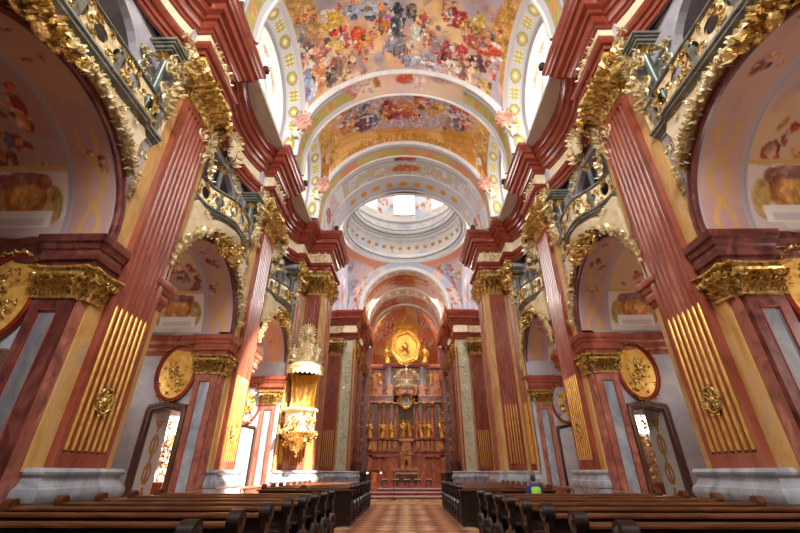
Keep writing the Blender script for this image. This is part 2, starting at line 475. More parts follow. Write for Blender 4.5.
# the path runs towards +y with the nave on its left when |x| is mirrored to the right side: x axis is flipped below
def nave_sweep(sx, prof, path, ends=True):
    m = MB(sx)
    pts = [(-x, y) for x, y in path]          # walk up the left side: nave would be on the right hand
    pts = pts[::-1]                           # walk back: nave on the left hand
    q = MB(1); sweep(q, pts, prof, ends)
    m.add([(-x, y, z) for x, y, z in q.v], q.f)
    return m
ARCH_P = [(0, 13.95), (.12, 13.95), (.14, 14.1), (.2, 14.12), (.22, 14.28), (.3, 14.32), (.36, 14.42), (.4, 14.5), (.4, 14.55), (0, 14.62)]
FRZ_P = [(.06, 14.55), (.06, 15.5)]
CORN_P = [(0, 15.42), (.14, 15.45), (.16, 15.55), (.24, 15.6), (.3, 15.72), (.32, 15.82), (.42, 15.86), (.46, 15.98), (.62, 16.06), (.66, 16.18), (.66, 16.34),
          (.76, 16.38), (.8, 16.5), (.86, 16.56), (.93, 16.68), (.97, 16.8), (.97, 16.88), (.9, 16.92), (0, 16.95)]
EPATH = [(10.5, 40.2), (8.2, 40.2), (8.2, 40.0), (6.5, 40.0), (6.5, 39.8), (5.3, 39.8), (5.3, 41.0), (5.55, 41.0), (5.55, 44.6), (5.2, 44.6), (5.2, 46.2), (5.55, 46.2), (5.55, 51.2)]
tn = 10
for sx, sd in SIDES:
    for path in (EP, EPATH):
        for prof, mt in ((ARCH_P, 'marble_red'), (FRZ_P, 'plaster_cream'), (CORN_P, 'marble_red')):
            struct('trim_%d' % tn, nave_sweep(sx, prof, path), 'stucco_red' if mt == 'marble_red' else mt, 28); tn += 1
    # ledge behind the cornice
    mb = MB(sx); mb.box(6.4, 9.9, -6.4, 24.3, 16.7, 16.9); mb.box(5.5, 9.9, 24.3, 27.2, 16.7, 16.9); mb.box(5.3, 10.5, 40.2, 51.4, 16.7, 16.9)
    struct('trim_%d' % tn, mb, 'wall_white', 0); tn += 1

# ---------------------------------------------------------------- arcade walls
def arch_pts(c, R, zs, n=20):
    return [(c - R * math.cos(PI * k / n), zs + R * math.sin(PI * k / n)) for k in range(n + 1)]
GAL = 9.75       # floor of the galleries
for sx, sd in SIDES:
    mb = MB(sx)
    ys = [-6.4] + [v for c, h, n in BAYS for v in (c - h, c + h)] + [27.0]
    X0, X1 = 7.25, 7.7
    # solid piers, full depth, with the passages cut through them
    for i in range(0, len(ys), 2):
        y0, y1 = ys[i], ys[i + 1]
        last = i == len(ys) - 2
        if i == 0:
            mb.box(X0, CHX, y0, y1, 0, Z_IMP + 3.4)
        else:
            mb.box(X0, 8.45, y0, y1, 0, 3.7); mb.box(9.5, CHX, y0, y0 + 1.15, 0, 3.7); mb.box(11.6, CHX, y0 + 1.15, y1, 0, 3.7); mb.box(X0, CHX, y0, y1, 3.7, Z_IMP + 3.4)
    if True:
        for c, h, nm in BAYS:
            ap = arch_pts(c, h, Z_SPR)
            for k in range(len(ap) - 1):
                (a, za), (b, zb) = ap[k], ap[k + 1]
                za2 = za; zb2 = zb
                mb.add([(X0, a, za), (X0, b, zb), (X0, b, GAL), (X0, a, GAL), (X1, a, za), (X1, b, zb), (X1, b, GAL), (X1, a, GAL)],
                       [(0, 1, 2, 3), (3, 2, 6, 7)])
            for s2 in (c - h, c + h):
                mb.add([(X0, s2, Z_IMP), (X0, s2, Z_SPR + .01), (X1, s2, Z_SPR + .01), (X1, s2, Z_IMP)], [(0, 1, 2, 3)])
        # gallery floor and the piers above it
        mb.box(7.2, 10.2, -6.4, 24.6, GAL - .02, GAL + .08)
        for i in range(0, len(ys), 2):
            y0, y1 = ys[i], ys[i + 1]
            mb.box(7.42, 10.2, y0 - (.0 if i == 0 else -.25), min(y1 - (.25 if i < 6 else 0), 24.6), GAL, 15.5)
        # crossing pier, the part that steps forward
        mb.box(5.5, 9.6, 24.6, 27.0, 0, 16.7)
        mb.box(7.05, 9.6, 23.0, 24.6, 0, 16.7)
        mb.box(9.6, 10.0, 23.0, 27.0, 0, 16.7)
    struct('wall_' + sd, mb, 'wall_lilac', 0)
    # outer walls
    mb = MB(sx); mb.box(CHX, CHX + .3, -6.5, 27.2, 0, 9.8); mb.box(10.0, 10.3, -6.5, 27.2, 9.7, 17)
    struct('wall_outer_' + sd, mb, 'wall_white', 0)

# ---------------------------------------------------------------- chapels
ROSE = [(206, 164, 136), (186, 160, 162), (210, 174, 136), (176, 140, 130)]
def chapel_paint(sx, seed, deep):
    r = random.Random(seed)
    F = []
    for q in range(11):
        F += figures(r, r.uniform(1.6, 4.0), r.uniform(-2.1, 2.1), .75, 8, WARM, .8)
    G = []
    for q in range(5):
        G += figures(r, .55, r.uniform(-2.2, 2.2) , .32, 3, [(176, 110, 96), (196, 140, 100), (150, 96, 92)], 1.2)
    def f(X, U, V):
        dx = np.abs(X[:, 0]) - 7.25                       # depth into the chapel
        ang = V * PI
        arc = (V - .5) * 2.4 * PI                         # metres along the curve, 0 = crown
        base = palette(dx, arc, ROSE, .55, seed, 1.3)
        base = blobs(dx, arc, base, F, seed + 2, 1, .2, 2.4)
        # painted lunette base: orange shell on a white pedestal at both feet of the vault
        foot = 2.4 * PI / 2 - np.abs(arc)
        lo = (foot < 1.55)
        low = palette(dx, foot, [(222, 206, 192), (206, 186, 182), (226, 214, 206)], .8, seed + 3)
        low = blobs(dx, foot, low, [(2.3, .95, .62, .5, (206, 128, 62)), (2.3, .95, .42, .3, (232, 170, 96)), (2.3, 1.38, .62, .16, (168, 120, 110)), (1.55, .75, .22, .5, (204, 168, 100)), (3.05, .75, .22, .5, (204, 168, 100)),
                                    (1.8, 1.3, .2, .2, (176, 110, 90)), (2.85, 1.3, .2, .2, (170, 100, 90))], seed, 1, .05, 3)
        ped = (np.abs(dx - 2.3) < .75) & (foot < .62) & (foot > .2)
        low[ped] = L((236, 230, 226)); ped2 = (np.abs(dx - 2.3) < .6) & (foot < .42) & (foot > .24); low[ped2] = L((208, 202, 204))
        m = sstep(1.6, 1.5, foot)[:, None]
        base = base * (1 - m) + low * m
        rim = (np.abs(foot - 1.62) < .05); base[rim] = L((206, 166, 96))
        # soffit band near the nave with raised ochre scrolls
        band = dx < 1.12
        wav = np.sin(arc * 3.1) * .22
        bc = palette(dx, arc, [(196, 158, 142), (184, 146, 140)], .8, seed + 8)
        bc = blobs(dx, arc, bc, G, seed, 1, .1, 4)
        sc = (np.abs(np.abs(dx - .55) - np.abs(wav)) < .055) | (np.hypot((dx - .55), (np.mod(arc, 2.03) - 1.0)) < .13)
        far = np.abs(arc) > 1.3
        bc[sc & far] = L((206, 160, 92))
        edge = (dx < .06) | (dx > 1.04); bc[edge] = L((176, 168, 172))
        base[band] = bc[band]
        grey = (dx > 1.12) & (dx < 1.24); base[grey] = L((170, 160, 168))
        return base
    return f
wn = 1; dn = 1
for sx, sd in SIDES:
    for bi, (c, h, nm) in enumerate(BAYS):
        R = h
        mb = MB(sx)
        # painted barrel: small upright part, then the half circle
        def P(U, V):
            t = V * (PI)
            return (7.25 + U * (CHX - 7.25), c - R * np.cos(t), Z_SPR - .0 + R * np.sin(t))
        nu, nv = (110, 200) if bi < 2 else (50, 90)
        grid(mb, P, nu, nv, chapel_paint(sx, 31 + bi * 7 + (3 if sx > 0 else 0), bi))
        struct('ceiling_chapel_%s' % nm, mb, 'fresco', 60, False)
        # lower plaster walls between impost and spring, back wall painting
        mb = MB(sx)
        def PB(U, V):
            t = V * PI
            return (np.full_like(U, CHX - .02), c - R * np.cos(t) * U, Z_IMP - .2 + (Z_SPR - Z_IMP + .2) + R * np.sin(t) * U)
        grid(mb, PB, 14, 40, lambda X, U, V: blobs(X[:, 1], X[:, 2], palette(X[:, 1], X[:, 2], ROSE, .5, 5), figures(random.Random(4 + bi), c, 8, 1.5, 12, WARM), 6))
        struct('wall_chapel_back', mb, 'fresco', 0, False)
        # entablature running round the chapel
        prof = [(0, 5.62), (.06, 5.62), (.08, 5.78), (.14, 5.8), (.16, 5.9), (.12, 5.92), (.12, 6.04), (.16, 6.08), (.19, 6.2), (.24, 6.24), (.25, 6.36), (.25, 6.42), (0, 6.44)]
        mb = MB(sx)
        for sgn in (1, -1):
            yy = c + sgn * h
            w0 = 7.18
            path = [(w0, yy + sgn * .55), (w0, yy - sgn * .12), (8.28, yy - sgn * .12), (8.28, yy + .0 * sgn), (8.8, yy - .0), (9.3, yy + sgn * .1), (9.9, yy + .0), (10.6, yy), (CHX, yy)]
            if sgn > 0:
                path = [(x, y) for x, y in path][::-1]
            else:
                path = [(x, y) for x, y in path]
            q = MB(1); sweep(q, path, [(-d if False else d, z) for d, z in prof])
            # choose the offset direction that points into the chapel
            cy = sum(v[1] for v in q.v) / len(q.v)
            mb.add(q.v, q.f)
        struct('trim_%d' % tn, mb, 'marble_maroon' if bi == 0 else 'marble_red', 25); tn += 1
        # archivolt
        mb = MB(sx)
        rings = []
        for k in range(33):
            t = PI * k / 32
            rings.append([(x, c - (R + d) * math.cos(t), Z_SPR + (R + d) * math.sin(t)) for d, x in ((-.02, 7.24), (-.02, 7.16), (.03, 7.12), (.05, 7.17), (.11, 7.17), (.13, 7.12), (.18, 7.12), (.2, 7.16), (.2, 7.3))])
        rings = [[(x, y, Z_IMP) for x, y, z in rings[0]]] + rings + [[(x, y, Z_IMP) for x, y, z in rings[-1]]]
        mb.loft(rings, False, False)
        struct('trim_%d' % tn, mb, 'marble_maroon', 30); tn += 1
        # unseen glowing pane added in the back wall to light the chapel
        mb = MB(sx); mb.box(CHX - .05, CHX - .03, c - .9, c + .9, 3.2, 5.4)
        struct('window_%d' % wn, mb, 'fill_glow_chapel_dim' if bi == 0 and sx < 0 else 'fill_glow_chapel', 0); wn += 1

# painted side walls of the passages through the piers
def passage_paint(X, U, V):
    z = X[:, 2]; y = X[:, 1]
    col = palette(y, z, [(216, 212, 212), (226, 222, 216)], 1, 3)
    k = np.mod(z, .95) - .5; m = (y - y.min()) - .58
    d = np.hypot(k / .36, m / .26)
    o = (np.abs(d - .8) < .22) | (d < .3) | ((np.abs(m) < .07) & (np.abs(np.sin(z * 9)) > .3))
    o &= z < 3.3
    col[o] = L((196, 140, 70))
    return col
for sx, sd in SIDES:
    for i, (y0, y1) in enumerate(((7.9, 9.05), (15.35, 16.5), (23.1, 24.25))):
        mb = MB(sx)
        grid(mb, lambda U, V: (np.full_like(U, 9.49), y0 + (y1 - y0) * U, .02 + 3.66 * V), 60, 90, passage_paint)
        struct('wall_passage', mb, 'fresco', 0, False)

# ---------------------------------------------------------------- nave vault
VB = [(5.2, 2.9), (12.75, 3.25), (19.7, 2.2)]
def zt(x): return 17.9 + np.sqrt(np.maximum(6.2 ** 2 - x ** 2, 0.01))
def vault_z(x, y, yc, hy):
    v = np.clip(np.abs(y - yc) / hy, 0, 1)
    wv = 1 - np.sqrt(np.maximum(1 - v * v, 0))
    zs = 24.75 - 2.3 * (x / 6.0) ** 2
    return zt(x) * wv + zs * (1 - wv)
FA = [(-6.64, 15.99, 0.64, 1.54, (196, 145, 72)), (-5.6,11.2,.5,1.6,(198,150,84)), (-5.54, 12.61, 0.4, 0.65, (150, 140, 125)), (-5.21, 13.75, 0.89, 0.95, (188, 132, 110)), (-5.44, 13.45, 0.35, 0.58, (110, 90, 85)), (-5.65, 14.99, 0.62, 0.58, (150, 165, 195)), (-5.03, 15.0, 0.37, 0.65, (208, 135, 85)), (-3.79, 13.02, 0.52, 0.28, (200, 55, 50)), (-3.83, 13.65, 0.47, 0.47, (220, 180, 90)), (-3.89, 12.26, 0.55, 0.53, (212, 165, 55)), (-2.82, 12.17, 0.55, 0.42, (170, 180, 200)), (-1.56, 12.29, 1.11, 0.53, (180, 188, 206)), (-3.4, 13.48, 0.24, 0.58, (190, 70, 80)), (-2.65, 13.61, 0.47, 0.64, (205, 80, 45)), (-2.22, 14.09, 0.36, 0.49, (215, 140, 70)), (-4.23, 15.01, 0.37, 0.78, (110, 90, 90)), (-3.79, 15.01, 0.55, 0.65, (135, 125, 90)), (-3.27, 14.83, 0.36, 0.58, (170, 130, 100)), (-0.29, 13.07, 0.46, 0.96, (70, 80, 85)), (-0.65, 13.52, 0.29, 0.34, (80, 85, 95)), (-1.15, 12.95, 0.4, 0.78, (210, 130, 65)), (-0.44, 14.36, 0.85, 0.5, (150, 145, 158)), (0.04, 14.62, 0.49, 0.44, (120, 115, 125)), (0.87, 13.66, 0.47, 0.52, (200, 205, 185)), (0.5, 12.53, 0.34, 0.43, (70, 80, 85)), (1.19, 12.98, 0.35, 0.55, (205, 80, 65)), (1.47, 13.9, 0.35, 0.53, (210, 120, 90)), (-3.46, 16.31, 0.51, 0.64, (215, 110, 115)), (-2.8, 16.18, 0.51, 0.5, (225, 190, 180)), (-2.03, 16.26, 0.39, 0.57, (222, 205, 190)), (-1.7, 16.19, 0.32, 0.42, (200, 140, 80)), (0.1, 16.08, 0.58, 0.43, (210, 95, 60)), (0.94, 16.3, 0.52, 0.5, (225, 190, 180)), (2.3, 15.42, 0.87, 0.8, (205, 170, 160)), (1.03, 15.14, 1.25, 0.39, (170, 165, 175)), (6.35, 13.61, 0.82, 2.95, (204, 150, 78)), (5.7, 12.2, .8, 1.6, (204, 150, 78)), (6.08, 16.51, 0.78, 0.72, (200, 150, 85)), (2.9, 12.46, 0.62, 0.48, (165, 55, 55)), (3.56, 12.79, 0.45, 0.44, (205, 160, 80)), (4.09, 12.58, 0.51, 0.54, (205, 165, 70)), (4.6, 13.25, 0.46, 0.46, (200, 130, 90)), (4.87, 13.77, 0.76, 0.42, (205, 80, 50)), (3.88, 13.41, 0.46, 0.45, (175, 90, 75)), (2.58, 14.46, 0.43, 0.55, (160, 60, 62)), (3.27, 14.17, 0.48, 0.36, (200, 70, 70)), (3.62, 15.05, 0.81, 0.58, (150, 95, 70)), (4.3, 14.67, 0.61, 0.38, (105, 60, 72)), (4.32, 15.59, 0.5, 0.54, (190, 150, 140)), (4.21, 16.13, 0.51, 0.42, (120, 62, 62)), (3.01, 15.1, 0.37, 0.53, (195, 170, 150)), (4.82, 15.59, 0.38, 0.41, (200, 160, 90))]
FB = [(0.02, 18.85, 5.05, 1.45, (196, 172, 176)), (-3.99, 17.97, 0.68, 0.56, (210, 110, 70)), (-3.35, 18.31, 0.62, 0.49, (160, 160, 175)), (-3.36, 18.98, 0.99, 0.43, (80, 92, 125)), (-3.74, 18.63, 0.42, 0.5, (190, 130, 90)), (-3.01, 19.68, 0.65, 0.45, (125, 70, 95)), (-4.06, 19.49, 0.5, 0.44, (205, 130, 80)), (-2.61, 18.48, 0.42, 0.5, (85, 95, 120)), (-2.27, 19.52, 0.43, 0.54, (110, 110, 140)), (-1.08, 18.42, 0.55, 0.5, (190, 85, 60)), (-0.82, 19.01, 0.63, 0.6, (200, 75, 60)), (-1.4, 19.35, 0.42, 0.53, (215, 160, 90)), (0.02, 18.68, 0.84, 0.5, (205, 130, 80)), (1.12, 18.04, 0.61, 0.4, (215, 120, 80)), (1.96, 18.54, 0.97, 0.5, (212, 165, 95)), (0.45, 19.38, 0.71, 0.35, (205, 95, 70)), (3.82, 17.92, 0.68, 0.39, (192, 72, 60)), (3.33, 18.4, 0.48, 0.41, (215, 195, 190)), (3.79, 19.33, 0.63, 0.53, (105, 112, 125)), (4.25, 19.08, 0.49, 0.52, (215, 140, 130)), (3.03, 19.59, 0.43, 0.45, (190, 150, 140)), (0.09, 21.23, 4.68, 0.39, (190, 132, 62)), (-5.39, 20.11, 0.73, 1.29, (205, 155, 85)), (5.57, 20.26, 0.73, 1.3, (205, 155, 85)), (-5.64, 21.55, 0.61, 1.01, (180, 120, 55)), (5.66, 21.71, 0.61, 1.02, (180, 120, 55))]
FB = [(x_ * 1.03, y_ * 1.035, a_, b_ * 1.1, c_) for x_, y_, a_, b_, c_ in FB]
FA = [(x_ * 1.01, y_ * 1.02, a_, b_, c_) for x_, y_, a_, b_, c_ in FA]
def arch_lines(x, y, col, s=1.0):
    """painted architecture: darker ochre mouldings"""
    l = (np.mod(y * 2.3 + np.abs(x) * .25 + .25 * np.sin(x * 1.4), 1.0) < .13)
    dark = (col[:, 0] > .3) & (col[:, 2] < .13)
    col[l & dark] *= .72
    return col
def paint_A(X, U, V):
    x, y = X[:, 0], X[:, 1]
    col = palette(x, y, [(204, 158, 122), (188, 148, 138), (216, 172, 120), (172, 156, 168)], .38, 2, 1.1)
    col2 = palette(x, y, [(188, 138, 104), (204, 150, 112), (160, 122, 116), (214, 178, 134)], 1.1, 40, 1.6)
    mk = sstep(.42, .6, fbm(x, y, .8, 52, 4))[:, None]
    col = col * (1 - .75 * mk) + col2 * .75 * mk
    col = col * (.5 + .85 * fbm(x, y, 1.3, 31, 5))[:, None]
    col = blobs(x, y, col, [(-5.4, 12.5, .9, 3.2, (206, 158, 92))], 5)
    col = blobs(x, y, col, [f2 for f2 in FA if max(f2[2:4]) > 1.3], 3, 1, .2, 2.6)
    col = blobs(x, y, col, [f2 for f2 in FA if max(f2[2:4]) <= 1.3], 3, 1, .3, 4.5)
    col = blobs(x, y, col, enrich(FA, 5, 7), 6, 1, .14, 6)
    rr = random.Random(5); extra = []
    for cx, cy in ((-5.3, 12.3), (-2.2, 14.9), (-1.6, 13.7), (2.4, 12.2), (2.3, 13.4), (5.2, 12.8), (5.4, 14.9), (1.9, 14.6), (-4.7, 11.8), (-.3, 15.3), (-4.6, 13.9), (-3.9, 14.8), (-2.6, 16.3), (.6, 16.3), (3.6, 13.0), (3.6, 14.9), (4.4, 13.8), (-3.2, 12.2), (1.4, 13.2), (-.9, 13.0), (3.8, 16)):
        extra += figures(rr, cx, cy, .55, 6, WARM, .8)
    col = blobs(x, y, col, extra, 8, 1, .12, 4)
    e = np.clip(np.abs(np.abs(x) - 6.0), 0, 9) < .14
    col[e] = L((196, 190, 184))
    return arch_lines(x, y, col)
def paint_B(X, U, V):
    x, y = X[:, 0], X[:, 1]
    col = palette(x, y, [(196, 140, 68), (182, 122, 54), (206, 158, 90)], .8, 6, 1.2)
    col = arch_lines(x, y, col)
    col = blobs(x, y, col, FB, 4, 1, .24, 4)
    col = blobs(x, y, col, enrich(FB, 5, 7), 6, 1, .14, 6)
    rr = random.Random(9); extra = []
    for cx, cy in ((-3.6, 18.6), (-.9, 18.8), (1.2, 18.4), (3.8, 18.6), (-3, 19.4), (3.7, 19.3)):
        extra += figures(rr, cx, cy, .55, 5, WARM, .8)
    return blobs(x, y, col, extra, 8, 1, .12, 4)
def paint_0(X, U, V):
    return blobs(X[:, 0], X[:, 1], palette(X[:, 0], X[:, 1], [(214, 176, 150), (204, 180, 176), (226, 190, 140)], .4, 12), figures(random.Random(2), 0, 5.2, 3.5, 16, WARM), 3)
for (yc, hy), pf, nu, nv in zip(VB, (paint_0, paint_A, paint_B), (60, 420, 360), (30, 230, 150)):
    mb = MB()
    def P(U, V):
        x = -6.05 + 12.1 * U; y = yc + hy * np.clip((V - .5) * 2, -1, 1)
        return (x, y, vault_z(x, y, yc, hy))
    grid(mb, P, nu, nv, pf)
    struct('ceiling_fresco', mb, 'fresco', 60, False)

# lateral ribs with painted medallions, window splays, windows
def band_paint(seed, warmth):
    def f(X, U, V):
        arc = U * 13.0
        k = np.mod(arc, 1.0) - .5; idx = np.floor(arc).astype(int) % 2
        v = (V - .5) * 2
        col = np.tile(L((196, 196, 196)), (len(U), 1))
        oval = (np.hypot(k / .36, v / .62) < 1) & (idx == 0)
        sq = (np.abs(k) < .36) & (np.abs(v) < .56) & (idx == 1)
        col[oval | sq] = L(warmth)
        inner = ((np.hypot(k / .18, v / .28) < 1) & (idx == 0)) | ((np.abs(np.sin(k * 14) * np.cos(v * 7)) > .6) & sq)
        col[inner] = L((226, 214, 170))
        rim = (np.abs(np.hypot(k / .36, v / .62) - 1.03) < .07) & (idx == 0)
        col[rim] = L((150, 130, 90))
        ed = (np.abs(v) > .86); col[ed] = L((186, 184, 190))
        return col
    return f
def lat_curve(yc, hy, n=40):
    """y and z of the outer edge of a lateral rib"""
    ys = [yc - hy * math.cos(PI * k / n) for k in range(n + 1)]
    zs = [float(vault_z(np.array(6.05), np.array(y), yc, hy)) for y in ys]
    leg = [(ys[0], 16.9 + (zs[0] - 16.9) * k / 6) for k in range(6)]
    leg2 = [(ys[-1], zs[-1] + (16.9 - zs[-1]) * (k + 1) / 6) for k in range(6)]
    return leg + list(zip(ys, zs)) + leg2
def shrink(c, yc, k, dz):
    out = []
    for y, z in c:
        t = (z - 16.9) / 5.6
        out.append((yc + (y - yc) * k, 16.9 + (z - 16.9) - dz * max(t, 0) ** .7 if z > 16.9 else 16.9))
    return out
for sx, sd in SIDES:
    for bi, (yc, hy) in enumerate(VB):
        o = np.array(lat_curve(yc, hy)); i1 = np.array(shrink(o, yc, .86, .75)); i2 = np.array(shrink(o, yc, .80, 1.0))
        wi = np.array(shrink(o, yc, .62, 1.45))
        n = len(o)
        def lerp_curve(A, xa, B, xb, nu, nv, colf, nm, mt='fresco'):
            mb = MB(sx)
            idx = np.linspace(0, n - 1, nu + 1)
            def P(U, V):
                t = U * (n - 1)
                ya = np.interp(t, range(n), A[:, 0]); za = np.interp(t, range(n), A[:, 1])
                yb = np.interp(t, range(n), B[:, 0]); zb = np.interp(t, range(n), B[:, 1])
                return (xa + (xb - xa) * V, ya + (yb - ya) * V, za + (zb - za) * V)
            grid(mb, P, nu, nv, colf)
            struct(nm, mb, mt, 50, False)
        lerp_curve(o, 6.03, i1, 6.75, 300, 16, band_paint(bi, (176, 162, 84) if sx < 0 else (186, 176, 104)), 'trim_%d' % tn); tn += 1
        lerp_curve(i1, 6.75, i2, 6.85, 60, 1, lambda X, U, V: np.tile(L((170, 170, 178)), (len(U), 1)), 'trim_%d' % tn); tn += 1
        lerp_curve(i2, 6.85, wi, 7.75, 80, 14, lambda X, U, V: blobs(U * 20, V * 3, palette(U * 20, V * 3, [(232, 226, 214), (226, 214, 196)], .5, 4), [(u, 1.5, .8, .25, (216, 170, 140)) for u in (6.5, 8, 10, 12, 13.5)], 3, 1, .3, 1.5), 'trim_%d' % tn); tn += 1
        # pane
        mb = MB(sx)
        pts = [(7.74, y, z) for y, z in wi]
        mb.add(pts, [tuple(range(len(pts)))])
        struct('window_%d' % wn, mb, 'glass_sun' if sx > 0 else 'glass_shade', 0, False); wn += 1
        mb = MB(sx)
        mb.tube([(7.7, y, z) for y, z in wi], .07, 5)
        zt_ = max(z for y, z in wi)
        for f in (-.5, 0, .5): mb.box(7.69, 7.72, yc + f * hy * .62 - .025, yc + f * hy * .62 + .025, 16.9, zt_ - abs(f) * 1.2)
        for z in (17.9, 18.9, 19.9): mb.box(7.69, 7.72, yc - hy * .6, yc + hy * .6, z - .02, z + .02)
        struct('trim_%d' % tn, mb, 'wall_white'); tn += 1
        # outside closure behind the splay
    mb = MB(sx); mb.box(8.2, 8.5, -6.4, 27.5, 16.9, 26)
    # left open on the sky side of the panes: slots would only be seen from outside
    for (y0, y1) in ((-6.4, 2.4), (8.0, 9.6), (15.9, 17.5), (21.8, 27.6)):
        pass

# transverse arches
def tarch(y0, y1, Rr, zc, colf, nm, nu=160, nv=30, thick=.5, x_leg=True):
    mb = MB()
    leg = zc - 16.9
    tot = PI * Rr + 2 * leg
    def P(U, V):
        s = U * tot
        a = np.clip((s - leg) / Rr, 0, PI)
        x = -Rr * np.cos(a); z = zc + Rr * np.sin(a)
        z = np.where(s < leg, 16.9 + s, z); z = np.where(s > tot - leg, 16.9 + (tot - s), z)
        return (x, y0 + (y1 - y0) * V, z)
    grid(mb, P, nu, nv, colf)
    struct(nm, mb, 'fresco', 60, False)
    # the two faces of the rib
    mb = MB()
    for yy, sg in ((y0, -1), (y1, 1)):
        rings = []
        for k in range(49):
            a = PI * k / 48
            rings.append([(-(Rr + d) * math.cos(a), yy + sg * e, zc + (Rr + d) * math.sin(a)) for d, e in ((0, 0), (.02, .05), (.1, .05), (.12, 0), (.5, 0), (.9, 0))])
        rings = [[(x, y, 16.9) for x, y, z in rings[0]]] + rings + [[(x, y, 16.9) for x, y, z in rings[-1]]]
        mb.loft(rings, False, False)
    return mb
def rib_paint(mid, cloud=0.0):
    def f(X, U, V):
        x, y = X[:, 0], X[:, 1]; s = U * 30
        col = np.tile(L((196, 195, 194)), (len(U), 1))
        b = (V > .3) & (V < .72)
        pc = palette(s, V * 2, mid, .8, 5, 2)
        ros = np.hypot((np.mod(s, 3) - 1.5) / .35, (V - .51) / .17) < 1
        pc[ros] = L((206, 130, 84))
        col[b] = pc[b]
        e = (np.abs(V - .28) < .025) | (np.abs(V - .74) < .025) | (np.abs(V - .12) < .02) | (V > .97)
        col[e] = L((150, 150, 160))
        if cloud:
            m = sstep(cloud + .3, cloud - .5, np.abs(x - .2) + 1.2 * (fbm(x, y, .9, 4) - .5) + .8 * (V - .5))[:, None]
            cl = blobs(x, y, palette(x, y, [(214, 178, 160), (200, 172, 178), (222, 190, 160)], .6, 9), [f2 for f2 in FA if f2[1] > 15.6], 3, 1, .2, 2.6)
            col = col * (1 - m) + cl * m
        return col
    return f
GRN = [(176, 160, 84), (190, 170, 100), (164, 146, 80)]
faces = MB()
for (y0, y1, cl) in ((8.05, 9.6, 0), (15.95, 17.55, 3.6)):
    f = tarch(y0, y1, 6.0, 17.9, rib_paint(GRN, cl), 'trim_%d' % tn); tn += 1
    faces.add(f.v, f.f)
def crossing_paint(X, U, V):
    """from near to far: green and rose band, grey ornament with a cartouche, white band with gold medallions"""
    x, y = X[:, 0], X[:, 1]; s = U * 30; t = V * 5.8
    col = np.tile(L((190, 190, 194)), (len(U), 1))
    b = (t > .55) & (t < 1.45)
    pc = palette(s, t, [(184, 168, 96), (206, 140, 104), (190, 176, 110)], .35, 5, 2); col[b] = pc[b]
    g = (t > 2.1) & (t < 3.6)
    pc = palette(s, t, [(186, 184, 194), (206, 204, 206), (190, 176, 150)], 1.1, 7, 2.5); col[g] = pc[g]
    col = blobs(x * 1.0, t, col, [(.1, 2.85, 1.5, .55, (206, 190, 140)), (.1, 2.85, 1.15, .4, (200, 112, 70)), (-1.9, 2.9, .5, .5, (214, 204, 180)), (2.1, 2.9, .5, .5, (214, 204, 180)), (-.3, 1.7, .5, .35, (196, 70, 56)), (.5, 1.7, .5, .35, (200, 90, 70))], 4, 1, .1, 3)
    k = np.mod(s + 0.0, 1.75) - .875; idx = np.floor(s / 1.75).astype(int) % 2
    mrow = (np.abs(t - 4.85) < .48)
    med = np.hypot(k / np.where(idx == 0, .62, .42), (t - 4.85) / np.where(idx == 0, .33, .4)) < 1
    q = med & mrow & (np.abs(x) < 4.6); col[q] = L((206, 164, 92)); q2 = q & (np.hypot(k / .4, (t - 4.85) / .2) < 1); col[q2] = L((196, 138, 66))
    e = (np.abs(t - .5) < .05) | (np.abs(t - 1.5) < .05) | (np.abs(t - 2.0) < .05) | (np.abs(t - 3.75) < .09) | (np.abs(t - 5.7) < .06)
    col[e] = L((146, 146, 158))
    low = np.abs(x) > 4.9
    pc = blobs(t, s, palette(t, s, [(196, 200, 214), (216, 214, 216), (206, 180, 176)], .8, 3, 1.5), figures(random.Random(3), 3.6, 3.0, 1.3, 10, [(206, 120, 110), (176, 110, 130), (216, 200, 196)]) + figures(random.Random(4), 3.6, 27.0, 1.3, 10, [(206, 120, 110), (176, 110, 130), (216, 200, 196)]), 3, 1, .2, 2)
    lo = low & (t > 1.2); col[lo] = pc[lo]
    return col
f = tarch(21.9, 27.7, 6.0, 17.9, crossing_paint, 'trim_%d' % tn, 420, 110); tn += 1
faces.add(f.v, f.f)
struct('trim_%d' % tn, faces, 'wall_white'); tn += 1
# a raised white moulding on the edges of the ribs
mb = MB()
for yy in (8.05, 9.6, 15.95, 17.55, 21.95, 23.3, 25.55, 27.65):
    rings = []
    pts = [(-5.97, yy, 16.9)] + [(-5.97 * math.cos(PI * k / 48), yy, 17.9 + 5.97 * math.sin(PI * k / 48)) for k in range(49)] + [(5.97, yy, 16.9)]
    mb.tube(pts, .085, 6)
struct('trim_%d' % tn, mb, 'wall_white'); tn += 1
# shell above everything: keeps outside light out of the vault
mb = MB(); mb.box(-13, 13, -6.8, 28, 26.2, 26.4); struct('ceiling_shell', mb, 'wall_white', 0)
for sx, sd in SIDES:
    mb = MB(sx); mb.box(8.6, 8.9, -6.8, 28, 16.9, 26.2); struct('wall_clerestory_' + sd, mb, 'wall_white', 0)

